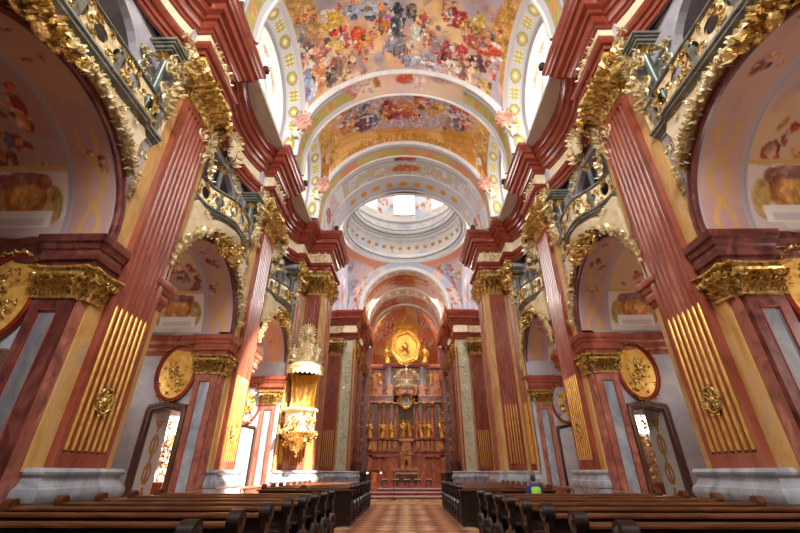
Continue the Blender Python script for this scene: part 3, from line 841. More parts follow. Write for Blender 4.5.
# ---------------------------------------------------------------- crossing
PY = 34.2
mb = MB()
def Ppen(U, V):
    ph = U * 2 * PI
    lo = 6.5 / np.maximum(np.abs(np.cos(ph)), np.abs(np.sin(ph)))
    rho = lo + (6.35 - lo) * V
    return (rho * np.cos(ph), PY + rho * np.sin(ph), 17.2 + np.sqrt(np.maximum(9.2 ** 2 - rho ** 2, 0)))
PEN = [(200, 198, 206), (186, 172, 182), (206, 178, 162), (164, 168, 188)]
def pen_paint(X, U, V):
    s = U * 40; t = X[:, 2]
    col = palette(s, t, PEN, .5, 4, 1.4)
    B = []
    r = random.Random(21)
    for q in range(4):
        for j in range(10): B += figures(r, 5 + q * 10 + r.uniform(-1.9, 1.9), 18 + j * .52, .8, 8, [(190, 92, 86), (206, 160, 140), (150, 150, 176), (200, 130, 90), (232, 226, 222)], .9)
    col = blobs(s, t, col, B, 5, 1, .2, 2.2)
    up = t > 22.9
    m = sstep(22.6, 23.1, t + .4 * (fbm(s, t, 1, 2) - .5))[:, None]
    return col * (1 - m) + L((196, 130, 104)) * m
grid(mb, Ppen, 400, 60, pen_paint)
struct('ceiling_pendentives', mb, 'fresco', 60, False)
def arch_wall_paint(X, U, V):
    x, z = X[:, 0], X[:, 2]
    r = random.Random(8); B = []
    for sg in (-1, 1):
        for j in range(12): B += figures(r, sg * r.uniform(4.9, 6.6), 17.3 + j * .48, .7, 7, [(190, 92, 86), (206, 160, 140), (150, 150, 176), (200, 130, 90), (232, 226, 222)], .9)
    return blobs(x, z, palette(x, z, PEN, .6, 6, 1.4), B, 5, 1, .2, 2.5)
mb = MB()
def Pew(U, V):
    a = U * PI
    xo, zo = 6.6 * np.cos(a), 17.2 + 6.6 * np.sin(a); xi, zi = 4.85 * np.cos(a), 17.9 + 4.85 * np.sin(a)
    zi = np.where(np.abs(np.cos(a)) > .9999, 16.9, zi)
    return (xo + (xi - xo) * V, np.full_like(U, 40.7), zo + (zi - zo) * V)
grid(mb, Pew, 160, 40, arch_wall_paint)
for sg in (-1, 1):
    n0 = len(mb.v)
    mb.add([(sg * 4.85, 40.7, 16.9), (sg * 6.6, 40.7, 16.9), (sg * 6.6, 40.7, 17.25), (sg * 4.85, 40.7, 17.95)], [(0, 1, 2, 3)], [tuple(L((206, 200, 206)))] * 4)
struct('wall_choir_arch', mb, 'fresco', 0, False)
mb = MB()
rings = []
for k in range(49):
    a = PI * k / 48
    rings.append([(-(4.75 + d) * math.cos(a), 40.7 - e, 17.9 + (4.75 + d) * math.sin(a)) for d, e in ((-.05, -.4), (-.05, .12), (.1, .2), (.2, .14), (.34, .22), (.42, .1), (.42, -.1))])
rings = [[(x, y, 16.9) for x, y, z in rings[0]]] + rings + [[(x, y, 16.9) for x, y, z in rings[-1]]]
mb.loft(rings, False, False); struct('trim_%d' % tn, mb, 'wall_white'); tn += 1
for sx, sd in SIDES:      # transepts
    mb = MB(sx)
    mb.box(10.5, 10.8, 26.9, 40.5, 0, 24.5); mb.box(6.4, 10.6, 26.7, 27.0, 16.9, 24.3)
    grid_mb = MB(sx)
    grid(grid_mb, lambda U, V: (6.5 + 4.0 * U, PY - 6.5 * np.cos(V * PI), 17.2 + 6.5 * np.sin(V * PI)), 20, 40, pen_paint)
    struct('ceiling_transept_' + sd, grid_mb, 'fresco', 60, False)
    struct('wall_transept_' + sd, mb, 'wall_white', 0)
    mb = MB(sx); mb.box(10.4, 10.45, PY - 2.2, PY + 2.2, 18.2, 22.2); struct('window_%d' % wn, mb, 'fill_glow_transept', 0); wn += 1  # unseen glowing pane added to light the crossing
# ring, drum and cap of the dome
mb = MB(); c0 = (0, PY, 0)
mb.lathe([(6.7, 23.5), (6.36, 23.55), (6.3, 23.7), (6.08, 23.74), (6.05, 23.95), (5.95, 24.0), (5.95, 24.16), (6.12, 24.22), (6.3, 24.45), (6.42, 24.6)], c0, 96)
mb.lathe([(6.42, 26.45), (6.2, 26.55), (6.1, 26.75), (5.85, 26.85), (5.8, 27.05), (5.6, 27.15), (5.52, 27.4), (5.5, 27.6), (6.45, 27.75)], c0, 96)
mb.lathe([(6.4, 29.2), (6.2, 29.25), (6.15, 29.45), (6.4, 29.5)], c0, 96)
struct('trim_%d' % tn, mb, 'wall_white'); tn += 1
mb = MB()
for r, z in ((6.02, 24.08), (5.98, 23.86), (5.72, 27.0), (6.02, 26.82), (5.5, 27.5)):
    mb.tube([(r * math.cos(2 * PI * k / 96), PY + r * math.sin(2 * PI * k / 96), z) for k in range(97)], .05, 5, False)
struct('trim_%d' % tn, mb, 'marble_grey_dark'); tn += 1
mb = MB()
for k in range(40):
    a = 2 * PI * (k + .5) / 40; d = Vector((math.cos(a), math.sin(a), 0)); p = Vector((0, PY, 25.5)) + d * 6.34
    t = Vector((-d.y, d.x, 0))
    mb.tube([p + (t * math.cos(q * PI / 5) + Vector((0, 0, 1)) * math.sin(q * PI / 5)) * .2 for q in range(11)], .05, 4, False)
    mb.ball(p, .1, n=6)
struct('trim_%d' % tn, mb, 'marble_ochre'); tn += 1
def drum_paint(X, U, V):
    s = U * 40; z = X[:, 2]
    col = palette(s, z, [(196, 194, 198), (176, 174, 186), (204, 190, 178)], .7, 3, 1.2)
    r = random.Random(5); B = []
    for q in range(16):
        for k in range(2): B += figures(r, (q + .5) * 2.5 + r.uniform(-.3, .3), 25.2 + k * .5, .35, 3, [(210, 190, 170), (200, 170, 150), (190, 196, 210)], .9)
    for q in range(8):
        for k in range(3): B += figures(r, (q + .5) * 5 + (-1 if k % 2 else 1) * .8, 31.2 + .5 * k, .9, 6, [(206, 140, 110), (190, 120, 110), (170, 180, 200), (220, 200, 170)], .9)
    col = blobs(s, z, col, B, 5, 1, .15, 2.6)
    low = (z > 27.7) & (z < 29.2)
    o = (np.abs(np.sin(s * 2.4) * np.sin(z * 6)) > .72) & low; col[o] = L((190, 176, 140))
    return col
mb = MB()
grid(mb, lambda U, V: (6.42 * np.cos(U * 2 * PI), PY + 6.42 * np.sin(U * 2 * PI), 24.5 + 2.1 * V), 300, 20, drum_paint)
n0 = 8
# drum wall between the eight windows
for q in range(8):
    a0 = PI / 2 + q * PI / 4
    hw = .215
    def Pd(A0, A1, Z0, Z1):
        return lambda U, V: (6.4 * np.cos(A0 + (A1 - A0) * U), PY + 6.4 * np.sin(A0 + (A1 - A0) * U), Z0 + (Z1 - Z0) * V)
    def pf(A0, A1):
        return lambda X, U, V: drum_paint(X, ((A0 + (A1 - A0) * U) - PI / 2) / (2 * PI) + 0.0, V)
    grid(mb, Pd(a0 + hw, a0 + PI / 4 - hw, 27.7, 35.4), 60, 60, pf(a0 + hw, a0 + PI / 4 - hw))
    grid(mb, Pd(a0 - hw, a0 + hw, 27.7, 30.4), 20, 20, pf(a0 - hw, a0 + hw))
    grid(mb, Pd(a0 - hw, a0 + hw, 34.6, 35.4), 8, 4, pf(a0 - hw, a0 + hw))
struct('ceiling_drum', mb, 'fresco', 60, False)
mb = MB()
mb.lathe([(6.42, 35.4), (6.1, 35.5), (5.9, 36.8), (4.8, 39.0), (3.0, 40.6), (.05, 41.3)], c0, 48); struct('ceiling_dome', mb, 'plaster_cream', 60, False)
for q in range(8):
    a0 = PI / 2 + q * PI / 4; hw = .215
    p = [(6.45 * math.cos(a0 + s * hw), PY + 6.45 * math.sin(a0 + s * hw)) for s in (-1, 1)]
    mb = MB(); mb.add([(*p[0], 30.35), (*p[1], 30.35), (*p[1], 34.65), (*p[0], 34.65)], [(0, 1, 2, 3)])
    struct('window_%d' % wn, mb, 'glass_dome', 0, False); wn += 1
    mb = MB()
    A, B2 = Vector((*p[0], 0)), Vector((*p[1], 0))
    inn = Vector((math.cos(a0), math.sin(a0), 0)) * -.06
    for k in range(0, 6):
        q0 = A.lerp(B2, k / 5) + inn; w_ = .07 if k in (0, 5) else .022
        mb.tube([q0 + Vector((0, 0, 30.35)), q0 + Vector((0, 0, 34.65))], w_, 4)
    for k in range(0, 9):
        z = 30.35 + 4.3 * k / 8; w_ = .07 if k in (0, 8) else .022
        mb.tube([A + inn + Vector((0, 0, z)), B2 + inn + Vector((0, 0, z))], w_, 4)
    struct('trim_%d' % tn, mb, 'wall_white'); tn += 1

# ---------------------------------------------------------------- choir
def choir_paint(X, U, V):
    x, y = X[:, 0], X[:, 1]; s = U * 15
    col = palette(s, y, [(196, 128, 74), (206, 156, 104), (186, 108, 78), (200, 172, 156)], .5, 3, 1.3)
    r = random.Random(12); B = []
    for yy in (43.4, 49.2):
        for k in range(9): B += figures(r, 2 + k * 1.4, yy + r.uniform(-.5, .5), .7, 5, [(196, 84, 66), (206, 130, 90), (150, 120, 140), (222, 190, 160)], .9)
    col = blobs(s, y, col, B, 5, 1, .15, 2.6)
    for a, b in ((40.7, 41.9), (45.4, 47.6), (51.0, 52.1)):
        q = (y >= a) & (y <= b)
        wc = palette(s, y, [(222, 218, 212), (206, 202, 204)], 1, 4); t = (y - a) / (b - a)
        orn = (t > .3) & (t < .7); k = np.mod(s, 1.3) - .65
        wc[orn & (np.abs(k) < .45)] = L((206, 168, 104))
        wc[(np.abs(t - .22) < .05) | (np.abs(t - .78) < .05)] = L((150, 146, 150))
        col[q] = wc[q]
    return col
mb = MB()
def Pch(U, V):
    a = U * PI; y = 40.7 + 11.4 * V
    R = 4.7 - .22 * (((y > 45.4) & (y < 47.6)) | (y > 51.0))
    return (-R * np.cos(a), y, 17.9 + R * np.sin(a))
grid(mb, Pch, 180, 170, choir_paint); struct('ceiling_choir', mb, 'fresco', 60, False)
def apse_paint(X, U, V):
    s = U * 14; t = V * 7
    col = palette(s, t, [(206, 136, 74), (220, 166, 100), (196, 110, 76)], .5, 9, 1.2)
    r = random.Random(13); B = [(7, 3.5, 2.2, 1.6, (216, 156, 76)), (7, 2.6, 1.6, 1.2, (190, 130, 66))]
    for k in range(24): B += figures(r, r.choice((2.5, 3.6, 4.6, 9.6, 10.6, 11.8)) + r.uniform(-.6, .6), r.uniform(1.5, 6), .8, 7, [(196, 84, 56), (206, 110, 80), (214, 190, 170), (150, 150, 170), (222, 170, 110)], .9)
    return blobs(s, t, col, B, 5, 1, .2, 2)
mb = MB()
def Pap(U, V):
    a = U * PI; e = V * PI / 2
    h = np.clip((V - .25) / .75, 0, 1) * PI / 2
    return (-4.78 * np.cos(a) * np.cos(h), 52.0 + 4.2 * np.sin(a) * np.cos(h), 16.0 + 1.9 * np.clip(V / .25, 0, 1) + 4.85 * np.sin(h))
grid(mb, Pap, 130, 70, apse_paint); struct('ceiling_apse', mb, 'fresco', 60, False)
mb = MB()
mb.loft([[(-4.5 * math.cos(PI * k / 24), 52.0 + 4.2 * math.sin(PI * k / 24), z) for k in range(25)] for z in (0, 16.1)], False); struct('wall_apse', mb, 'altar_marble', 60, False)
for sx, sd in SIDES:
    mb = MB(sx)
    mb.box(5.5, 10.5, 40.2, 41.0, 0, 16.7); mb.box(5.6, 6.0, 41.0, 52.2, 0, 16.7); mb.box(4.4, 5.7, 51.9, 52.3, 0, 16.7)
    mb.box(4.4, 4.7, 40.8, 52.2, 16.7, 18.0)
    struct('wall_choir_' + sd, mb, 'marble_pink', 0)
# ================================================================ pilasters
def frame(sx, ox, oy, t, n):
    """builder whose local axes are (u along the wall, d away from it, z up); plan given in (|x|, y)"""
    m = MB(sx); T = Matrix.Identity(4)
    T[0][0], T[1][0] = t; T[0][1], T[1][1] = n; T[0][3], T[1][3] = ox, oy
    m.T = T
    return m
def base_mb(m, W, D, z1=1.57, k=1.0):
    """plinth, torus, scotia, ring: a moulded block round three sides"""
    prof = [(.42, 0), (.42, .08), (.38, .1), (.38, .86), (.4, .92), (.4, .97), (.46, 1.0), (.5, 1.07), (.5, 1.14), (.46, 1.21), (.38, 1.24), (.36, 1.27), (.3, 1.33), (.28, 1.4), (.32, 1.43), (.37, 1.46), (.38, 1.5), (.35, 1.54), (.3, 1.57)]
    rings = []
    for d, z in prof:
        d = d * k
        rings.append([(-W / 2 - d, 0, z * z1 / 1.57), (-W / 2 - d, D + d, z * z1 / 1.57), (W / 2 + d, D + d, z * z1 / 1.57), (W / 2 + d, 0, z * z1 / 1.57)])
    m.loft(rings, False, False)
    m.add(rings[-1], [(0, 1, 2, 3)])
def fluted_mb(m, W, D, z0, z1, f0, f1, n=7, mg=.1):
    wf = (W - 2 * mg) / n; prof = [(-W / 2, 0), (-W / 2, D)]
    for i in range(n):
        a = -W / 2 + mg + wf * i
        prof.append((a + wf * .14, D))
        for k in range(1, 6):
            t = PI * k / 6; prof.append((a + wf * .5 - wf * .36 * math.cos(t), D - wf * .46 * math.sin(t)))
        prof.append((a + wf * .86, D))
    prof += [(W / 2, D), (W / 2, 0)]
    flat = [(u, D if 0 < i < len(prof) - 1 else 0) for i, (u, d) in enumerate(prof)]
    m.loft([[(u, d, z0) for u, d in flat], [(u, d, f0 - .06) for u, d in flat], [(u, d, f0) for u, d in prof], [(u, d, f1) for u, d in prof], [(u, d, f1 + .06) for u, d in flat], [(u, d, z1) for u, d in flat]], False)
    return [(-W / 2 + mg + wf * (i + .5), wf) for i in range(n)]
def capital_mb(m, W, D, z0, H, rng, side=True, dense=1.0):
    """composite capital: bell, two tiers of acanthus, volutes, curved abacus"""
    m.loft([[(-W * .46, 0, z), (-W * .46 - b, D + b, z), (W * .46 + b, D + b, z), (W * .46, 0, z)] for z, b in ((z0, 0), (z0 + H * .5, .04), (z0 + H * .82, .16))], False)
    m.loft([[(-W / 2 - b, -.02, z), (-W / 2 - b, D + b, z), (-W * .2, D + b * .7, z), (W * .2, D + b * .7, z), (W / 2 + b, D + b, z), (W / 2 + b, -.02, z)] for z, b in ((z0 + H * .84, .1), (z0 + H * .9, .2), (z0 + H * .94, .26), (z0 + H, .26))], False)
    m.loft([[(-W / 2 - b, -.02, z), (-W / 2 - b, D + b, z), (W / 2 + b, D + b, z), (W / 2 + b, -.02, z)] for z, b in ((z0 - .08, .0), (z0 - .06, .05), (z0, .05), (z0 + .02, .0))], False)
    faces = [((-W / 2, D), (1, 0), (0, 1), W)]
    if side: faces += [((-W / 2, 0), (0, 1), (-1, 0), D + .1), ((W / 2, D + .1), (0, -1), (1, 0), D + .1)]
    for (o, t, nn, ln) in faces:
        nrm = Vector((nn[0], nn[1], 0)); tt = Vector((t[0], t[1], 0))
        for tier, (zz, L_, cnt) in enumerate(((z0 + H * .02, H * .46, max(3, int(ln / H * 7 * dense))), (z0 + H * .26, H * .4, max(3, int(ln / H * 6.4 * dense))), (z0 + H * .5, H * .32, max(3, int(ln / H * 7 * dense))))):
            for i in range(cnt):
                p = Vector((o[0], o[1], zz)) + tt * ln * ((i + .5) / cnt) + nrm * (.03 + .03 * tier)
                leaf(m, p, (rng.uniform(-.1, .1), 0, 1), nrm, L_, ln / cnt * .62, .62, 4)
                leaf(m, p + tt * ln / cnt * .3, (rng.uniform(-.3, .3), 0, 1), nrm, L_ * .7, ln / cnt * .3, .75, 3)
        for e in (0.08, .92):
            c = Vector((o[0], o[1], z0 + H * .72)) + tt * ln * e + nrm * .14
            scroll(m, c, tt, (0, 0, 1), H * .2, 1.6, H * .05, 0 if e > .5 else PI, 14, 1 if e < .5 else -1, 5)
        p = Vector((o[0], o[1], z0 + H * .86)) + tt * ln * .5 + nrm * .1
        tuft(m, p, (0, 0, 1), nrm, H * .22, rng, 5)
def emblem_mb(m, r, z, d, rng):
    m.tube([(r * math.cos(2 * PI * k / 20), d, z + 1.15 * r * math.sin(2 * PI * k / 20)) for k in range(21)], r * .13, 5, False)
    m.ball((0, d, z), r * .3, r * .2, r * .34, 8)
    for k in range(10):
        a = 2 * PI * k / 10
        scroll(m, (r * .6 * math.cos(a), d, z + r * .65 * math.sin(a)), (1, 0, 0), (0, 0, 1), r * .3, 1.3, r * .09, k, 9, 1, 4)
        leaf(m, (r * 1.05 * math.cos(a), d, z + r * 1.2 * math.sin(a)), (math.cos(a + .6), 0, math.sin(a + .6)), (0, 1, 0), r * .42, r * .16, .6, 3)

def big_pilaster(sx, label, ox, oy, t, n, W=1.56, back=2.4, zc=12.25, HC=1.7, emblem=True, flutes=7, seed=1, reed=True, gh=5.09, base=True, D=.27):
    rg = random.Random(seed)
    th = thing('fluted_pilaster', label, 'pilaster', (sx * ox, oy, 0), 'giant fluted pilasters of the nave')
    if back:
        m = frame(sx, ox, oy, t, n); m.box(-back / 2, back / 2, -.05, .1, 1.5, 13.95); obj('backing_strip', m, 'marble_ochre', th, 20)
    m = frame(sx, ox, oy, t, n); fl = fluted_mb(m, W, D, 1.55, zc, 1.9, zc - .28, flutes); obj('shaft', m, 'marble_red', th, 40)
    if reed:
        m = frame(sx, ox, oy, t, n)
        for u, wf in fl:
            r = wf * .22
            rings = [[(u - r * k * math.cos(PI * q / 6), D - wf * .12 + r * k * math.sin(PI * q / 6) * 1.1, z) for q in range(7)] for z, k in ((1.9, .9), (1.98, 1), (gh - .1, 1), (gh, .15))]
            m.loft(rings, False)
        obj('gilded_reeding', m, 'gold_reed', th, 60)
    if base:
        m = frame(sx, ox, oy, t, n); base_mb(m, max(W, (back or W) - .5), D, 1.57, .6); obj('base', m, 'marble_grey', th, 30)
    m = frame(sx, ox, oy, t, n); capital_mb(m, W, D, zc + .05, HC, rg)
    if back: capital_mb(m, back * 1.06, .1, zc + .05, HC, rg)
    o = obj('capital', m, 'gold', th, 50); o['label'] = 'gilded acanthus capital'
    if emblem:
        m = frame(sx, ox, oy, t, n); emblem_mb(m, .24, 2.95, D + .03, rg); obj('emblem', m, 'gold', th, 50)
    return th
for sx, sd in SIDES:
    for i, (c, nm) in enumerate(PIERS):
        if nm is None: continue
        lb = {('nearest', 'left'): 'huge salmon red fluted pilaster nearest on the left, gilded reeds in its lower flutes',
              ('nearest', 'right'): 'huge salmon red fluted pilaster nearest on the right, gilded reeds in its lower flutes',
              ('second', 'left'): 'second fluted pilaster on the left, between the middle arch and the pulpit bay',
              ('second', 'right'): 'second fluted pilaster on the right, behind the nearest one'}[(nm, sd)]
        big_pilaster(sx, lb, 7.25, c, (0, 1), (-1, 0), seed=3 + i)
    big_pilaster(sx, 'narrow fluted pilaster on the %s crossing pier, facing across the nave' % sd, 7.05, 23.75, (0, 1), (-1, 0), W=1.0, back=1.5, seed=7, emblem=False, flutes=4, D=.12)
    big_pilaster(sx, ('fluted pilaster behind the gilded pulpit, facing the camera' if sx < 0 else 'fluted pilaster facing the camera on the right crossing pier'), 6.25, 24.6, (-1, 0), (0, -1), W=1.0, back=1.5, seed=8, emblem=False, D=.25, flutes=5)
    big_pilaster(sx, 'far fluted pilaster %s of the choir arch, beside the greenish panel' % sd, 7.35, 40.2, (-1, 0), (0, -1), W=1.3, back=1.9, seed=9, emblem=False, zc=12.3, flutes=6)
    # inner return of the crossing pier with its corner strip
    th = thing('corner_pilaster', 'ochre and red corner strip on the inner edge of the %s crossing pier' % sd, 'pilaster', (sx * 5.5, 25.8, 0))
    m = frame(sx, 5.5, 25.8, (0, 1), (-1, 0)); m.box(-1.15, 1.1, -.02, .06, 1.5, 13.95); obj('backing_strip', m, 'marble_ochre', th, 20)
    m = frame(sx, 5.5, 25.8, (0, 1), (-1, 0)); m.bbox(-.6, .6, 0, .14, 1.5, 12.3, .01); obj('shaft', m, 'marble_pink', th, 20)
    m = frame(sx, 5.5, 25.8, (0, 1), (-1, 0)); base_mb(m, 1.9, .14, 1.57, .6); obj('base', m, 'marble_grey', th, 30)
    m = frame(sx, 5.5, 25.8, (0, 1), (-1, 0)); capital_mb(m, 1.2, .15, 12.3, 1.6, random.Random(5)); obj('capital', m, 'gold', th, 50)
    # grotesque panel and inner corner of the choir arch pier
    th = thing('ornament_panel', 'tall pale green panel of scrolling stucco, %s of the choir arch' % sd, 'panel', (sx * 5.9, 39.95, 0))
    m = frame(sx, 5.95, 40.2, (-1, 0), (0, -1)); m.bbox(-.52, .52, 0, .3, 1.5, 13.9, .01); obj('panel', m, 'grotesque_green', th, 20)
    m = frame(sx, 5.95, 40.2, (-1, 0), (0, -1)); ornfield(m, lambda u, v: (-.3 + .6 * u, .32, 2.2 + 10.6 * v), 2, 22, .34, random.Random(6), (0, 1, 0), .95); obj('stucco_scrolls', m, 'gold_pale', th, 50)
    m = frame(sx, 5.95, 40.2, (-1, 0), (0, -1)); base_mb(m, 2.9, .3, 1.57, .7); obj('base', m, 'marble_grey', th, 30)
    th = thing('corner_pilaster', 'narrow ochre corner strip of the choir arch on the %s' % sd, 'pilaster', (sx * 5.35, 40.2, 0))
    m = frame(sx, 5.38, 40.2, (-1, 0), (0, -1)); m.bbox(-.15, .12, -.3, .36, 1.5, 13.9, .01); obj('shaft', m, 'marble_ochre', th, 20)
    m = frame(sx, 5.38, 40.2, (-1, 0), (0, -1)); m.bbox(-.08, .05, .35, .42, 1.6, 13.0, .01); obj('inlay', m, 'marble_red', th, 20)
    # choir wall pilasters
    for k, (yy, mt) in enumerate(((42.4, 'marble_pink'), (45.4, 'marble_red'), (48.6, 'marble_pink'))):
        th = thing('choir_pilaster', ['nearest', 'middle', 'farthest'][k] + ' pilaster on the %s choir wall' % sd, 'pilaster', (sx * 5.6, yy, 0))
        m = frame(sx, 5.6, yy, (0, 1), (-1, 0)); m.bbox(-.6, .6, -.02, .3 if k != 1 else .42, .4, 12.3, .01); obj('shaft', m, mt, th, 20)
        m = frame(sx, 5.6, yy, (0, 1), (-1, 0)); capital_mb(m, 1.1, .3, 12.3, 1.6, random.Random(k)); obj('capital', m, 'gold', th, 50)
        m = frame(sx, 5.6, yy + 1.5, (0, 1), (-1, 0)); m.bbox(-.55, .55, -.02, .06, 2, 12.8, .01); obj('inset_panel', m, 'marble_grey', th, 20)
        m = frame(sx, 5.6, yy + 1.5, (0, 1), (-1, 0)); ornfield(m, lambda u, v: (-.3 + .6 * u, .1, 2.6 + 9.6 * v), 1, 14, .5, random.Random(16 + k), (0, 1, 0), .9); obj('stucco_trophies', m, 'gold_pale' if k != 0 else 'marble_green', th, 50)
# gilded trophies on the frieze above each pilaster
for sx, sd in SIDES:
    for lab, ox, oy, t, n, W in (('nearest pilaster', 7.0, 9.28, (0, 1), (-1, 0), 1.5), ('second pilaster', 7.0, 16.9, (0, 1), (-1, 0), 1.5), ('crossing pier', 6.2, 24.3, (-1, 0), (0, -1), 1.3), ('choir arch pier', 7.2, 40.0, (-1, 0), (0, -1), 1.6)):
        m = frame(sx, ox, oy, t, n); ornfield(m, lambda u, v: ((u - .5) * W, .08, 14.68 + .75 * v), int(W * 3.4), 3, .3, random.Random(4), (0, 1, 0)); 
        o = obj('frieze_ornament', m, 'gold_pale', None, 50); tag(o, 'gilded relief on the cream frieze above the %s on the %s' % (lab, sd), 'ornament')
    # shield shaped ornament in the curve of the frieze
    for (c, h, nm) in BAYS[1:]:
        m = frame(sx, 7.95, c, (0, 1), (-1, 0)); ornfield(m, lambda u, v: ((u - .5) * 1.6, .1, 14.7 + .7 * v), 5, 2, .26, random.Random(5), (0, 1, 0))
        o = obj('frieze_ornament', m, 'gold_pale', None, 50); tag(o, 'gilded scrolls in the hollow frieze over the %s bay on the %s' % (nm, sd), 'ornament')

# ================================================================ figures (statues and the visitor)
def remeshed(mb, vox, smooth=2):
    me = bpy.data.meshes.new('tmp'); me.from_pydata(mb.v, [], mb.f)
    bm = bmesh.new(); bm.from_mesh(me); bmesh.ops.recalc_face_normals(bm, faces=bm.faces); bm.to_mesh(me); bm.free()
    o = bpy.data.objects.new('tmp', me); COL.objects.link(o)
    r = o.modifiers.new('r', 'REMESH'); r.mode = 'VOXEL'; r.voxel_size = vox; r.use_smooth_shade = True
    s = o.modifiers.new('s', 'SMOOTH'); s.iterations = smooth; s.factor = .4
    dg = bpy.context.evaluated_depsgraph_get()
    m2 = bpy.data.meshes.new_from_object(o.evaluated_get(dg))
    bpy.data.objects.remove(o); bpy.data.meshes.remove(me)
    m2.polygons.foreach_set('use_smooth', [True] * len(m2.polygons))
    return m2
def robed_mb(pose, lean=0.0, seed=0):
    """a standing figure one metre tall in a folded robe"""
    m = MB(); rg = random.Random(seed)
    prof = [(0, .17, .13), (.05, .18, .14), (.2, .15, .12), (.38, .125, .1), (.5, .12, .095), (.6, .1, .08), (.7, .115, .08), (.78, .13, .075), (.82, .09, .06), (.85, .04, .04), (.88, .036, .036)]
    ph = rg.uniform(0, 6)
    rings = []
    for z, a, b in prof:
        sway = .04 * math.sin(z * 5 + ph) + lean * z
        rings.append([((a * (1 + .12 * math.sin(6 * t + ph + z * 4) * max(0, .8 - z))) * math.cos(t) + sway, b * (1 + .12 * math.sin(5 * t + ph) * max(0, .8 - z)) * math.sin(t), z) for t in [2 * PI * k / 24 for k in range(24)]])
    m.loft(rings, True, True)
    hx = .04 * math.sin(.92 * 5 + ph) + lean * .92
    m.ball((hx, -.01, .935), .055, .062, .072, 12); m.ball((hx, .015, .95), .062, .06, .065, 10)
    m.tube([(hx, -.06, .93), (hx, -.078, .92)], [.012, .014], 5)
    sh = .78
    arms = {'rest': [((-.12, 0, sh), (-.17, -.02, .62), (-.06, -.12, .56)), ((.12, 0, sh), (.18, -.02, .62), (.08, -.12, .64))],
            'out': [((-.12, 0, sh), (-.24, -.04, .7), (-.36, -.1, .78)), ((.12, 0, sh), (.18, -.03, .62), (.07, -.12, .6))],
            'up': [((-.12, 0, sh), (-.22, -.04, .86), (-.2, -.06, 1.02)), ((.12, 0, sh), (.23, -.03, .66), (.3, -.1, .56))]}[pose]
    for a in arms:
        s = lean * .8
        m.tube([(x + s, y, z) for x, y, z in a], [.05, .04, .024], 8); e = a[-1]; m.ball((e[0] + s, e[1], e[2]), .026, n=8)
        m.tube([(a[0][0] + s, .0, a[0][2]), (a[1][0] + s, .02, a[1][2] - .04), (a[1][0] + s, .03, a[1][2] - .22)], [.05, .06, .03], 8)
    # swag of the cloak across the body
    m.tube([(-.13, -.05, .74), (-.02, -.12, .56), (.12, -.09, .44), (.16, 0, .4)], [.03, .045, .045, .03], 8)
    return m
STAT = [remeshed(robed_mb(p, l, s), .02) for p, l, s in (('rest', 0, 1), ('out', .06, 2), ('up', -.05, 3), ('out', -.08, 5))]
def cherub_mb(seed):
    m = MB(); rg = random.Random(seed)
    m.ball((0, 0, .42), .17, .14, .22, 12); m.ball((0, -.02, .74), .13, .13, .14, 12); m.tube([(0, 0, .58), (0, 0, .68)], [.08, .06], 8)
    m.tube([(-.12, 0, .52), (-.3, -.08, .6), (-.38, -.12, .76)], [.06, .05, .035], 8); m.tube([(.12, 0, .52), (.26, -.1, .46), (.36, -.2, .52)], [.06, .05, .035], 8)
    m.tube([(-.08, 0, .28), (-.16, -.2, .2), (-.12, -.12, -.02)], [.09, .07, .04], 8); m.tube([(.08, 0, .28), (.2, -.14, .24), (.3, -.04, .06)], [.09, .07, .04], 8)
    for s in (-1, 1):
        m.tube([(s * .06, .12, .56), (s * .26, .2, .74), (s * .42, .24, .62)], [.05, .06, .02], 6)
    return m
CHER = remeshed(cherub_mb(1), .03)
def figure(mesh, name, mat, loc, h, rz, label, cat='statue', group=None, parent=None):
    me = mesh.copy() if not mesh.materials or mesh.materials[0] != MATS[mat] else mesh
    if not me.materials: me.materials.append(MATS[mat])
    else: me.materials[0] = MATS[mat]
    o = bpy.data.objects.new(name, me); COL.objects.link(o)
    if parent is not None:
        o.parent = parent; r = root_loc(parent); loc = (loc[0] - r.x, loc[1] - r.y, loc[2] - r.z)
    o.location = loc; o.scale = (h, h, h); o.rotation_euler = (0, 0, rz)
    if parent is None: tag(o, label, cat, group)
    return o

# ================================================================ chapel fittings
def panel_pilaster(sx, ox, oy, t, n, W, z1, label, frame_m, deep=.14, inset='marble_grey'):
    th = thing('panelled_pilaster', label, 'pilaster', (sx * ox, oy, 0), 'panelled pilasters at the chapel walls')
    m = frame(sx, ox, oy, t, n)
    a, b_ = W * .26, .18
    D = deep
    for (u0, u1, zz0, zz1) in ((-W / 2, -a, 0, z1), (a, W / 2, 0, z1), (-a, a, 0, .85), (-a, a, z1 - .3, z1)):
        m.box(u0, u1, -.02, D, zz0, zz1)
    obj('marble_frame', m, frame_m, th, 20)
    m = frame(sx, ox, oy, t, n); m.box(-a, a, -.02, D - .035, .85, z1 - .3); obj('inset_panel', m, inset, th, 20)
    m = frame(sx, ox, oy, t, n)
    for (u0, u1, zz0, zz1) in ((-a, -a + .025, .85, z1 - .3), (a - .025, a, .85, z1 - .3), (-a, a, .85, .875), (-a, a, z1 - .325, z1 - .3)): m.box(u0, u1, 0, D + .01, zz0, zz1)
    obj('fillet', m, 'marble_red_deep', th, 20)
    m = frame(sx, ox, oy, t, n); capital_mb(m, W, D, z1 + .02, .66, random.Random(3), True, 1.0); obj('capital', m, 'gold', th, 50)
    m = frame(sx, ox, oy, t, n); m.box(-W / 2 - .04, W / 2 + .04, -.02, D + .05, 0, .5); obj('plinth', m, 'marble_grey', th, 20)
    return th
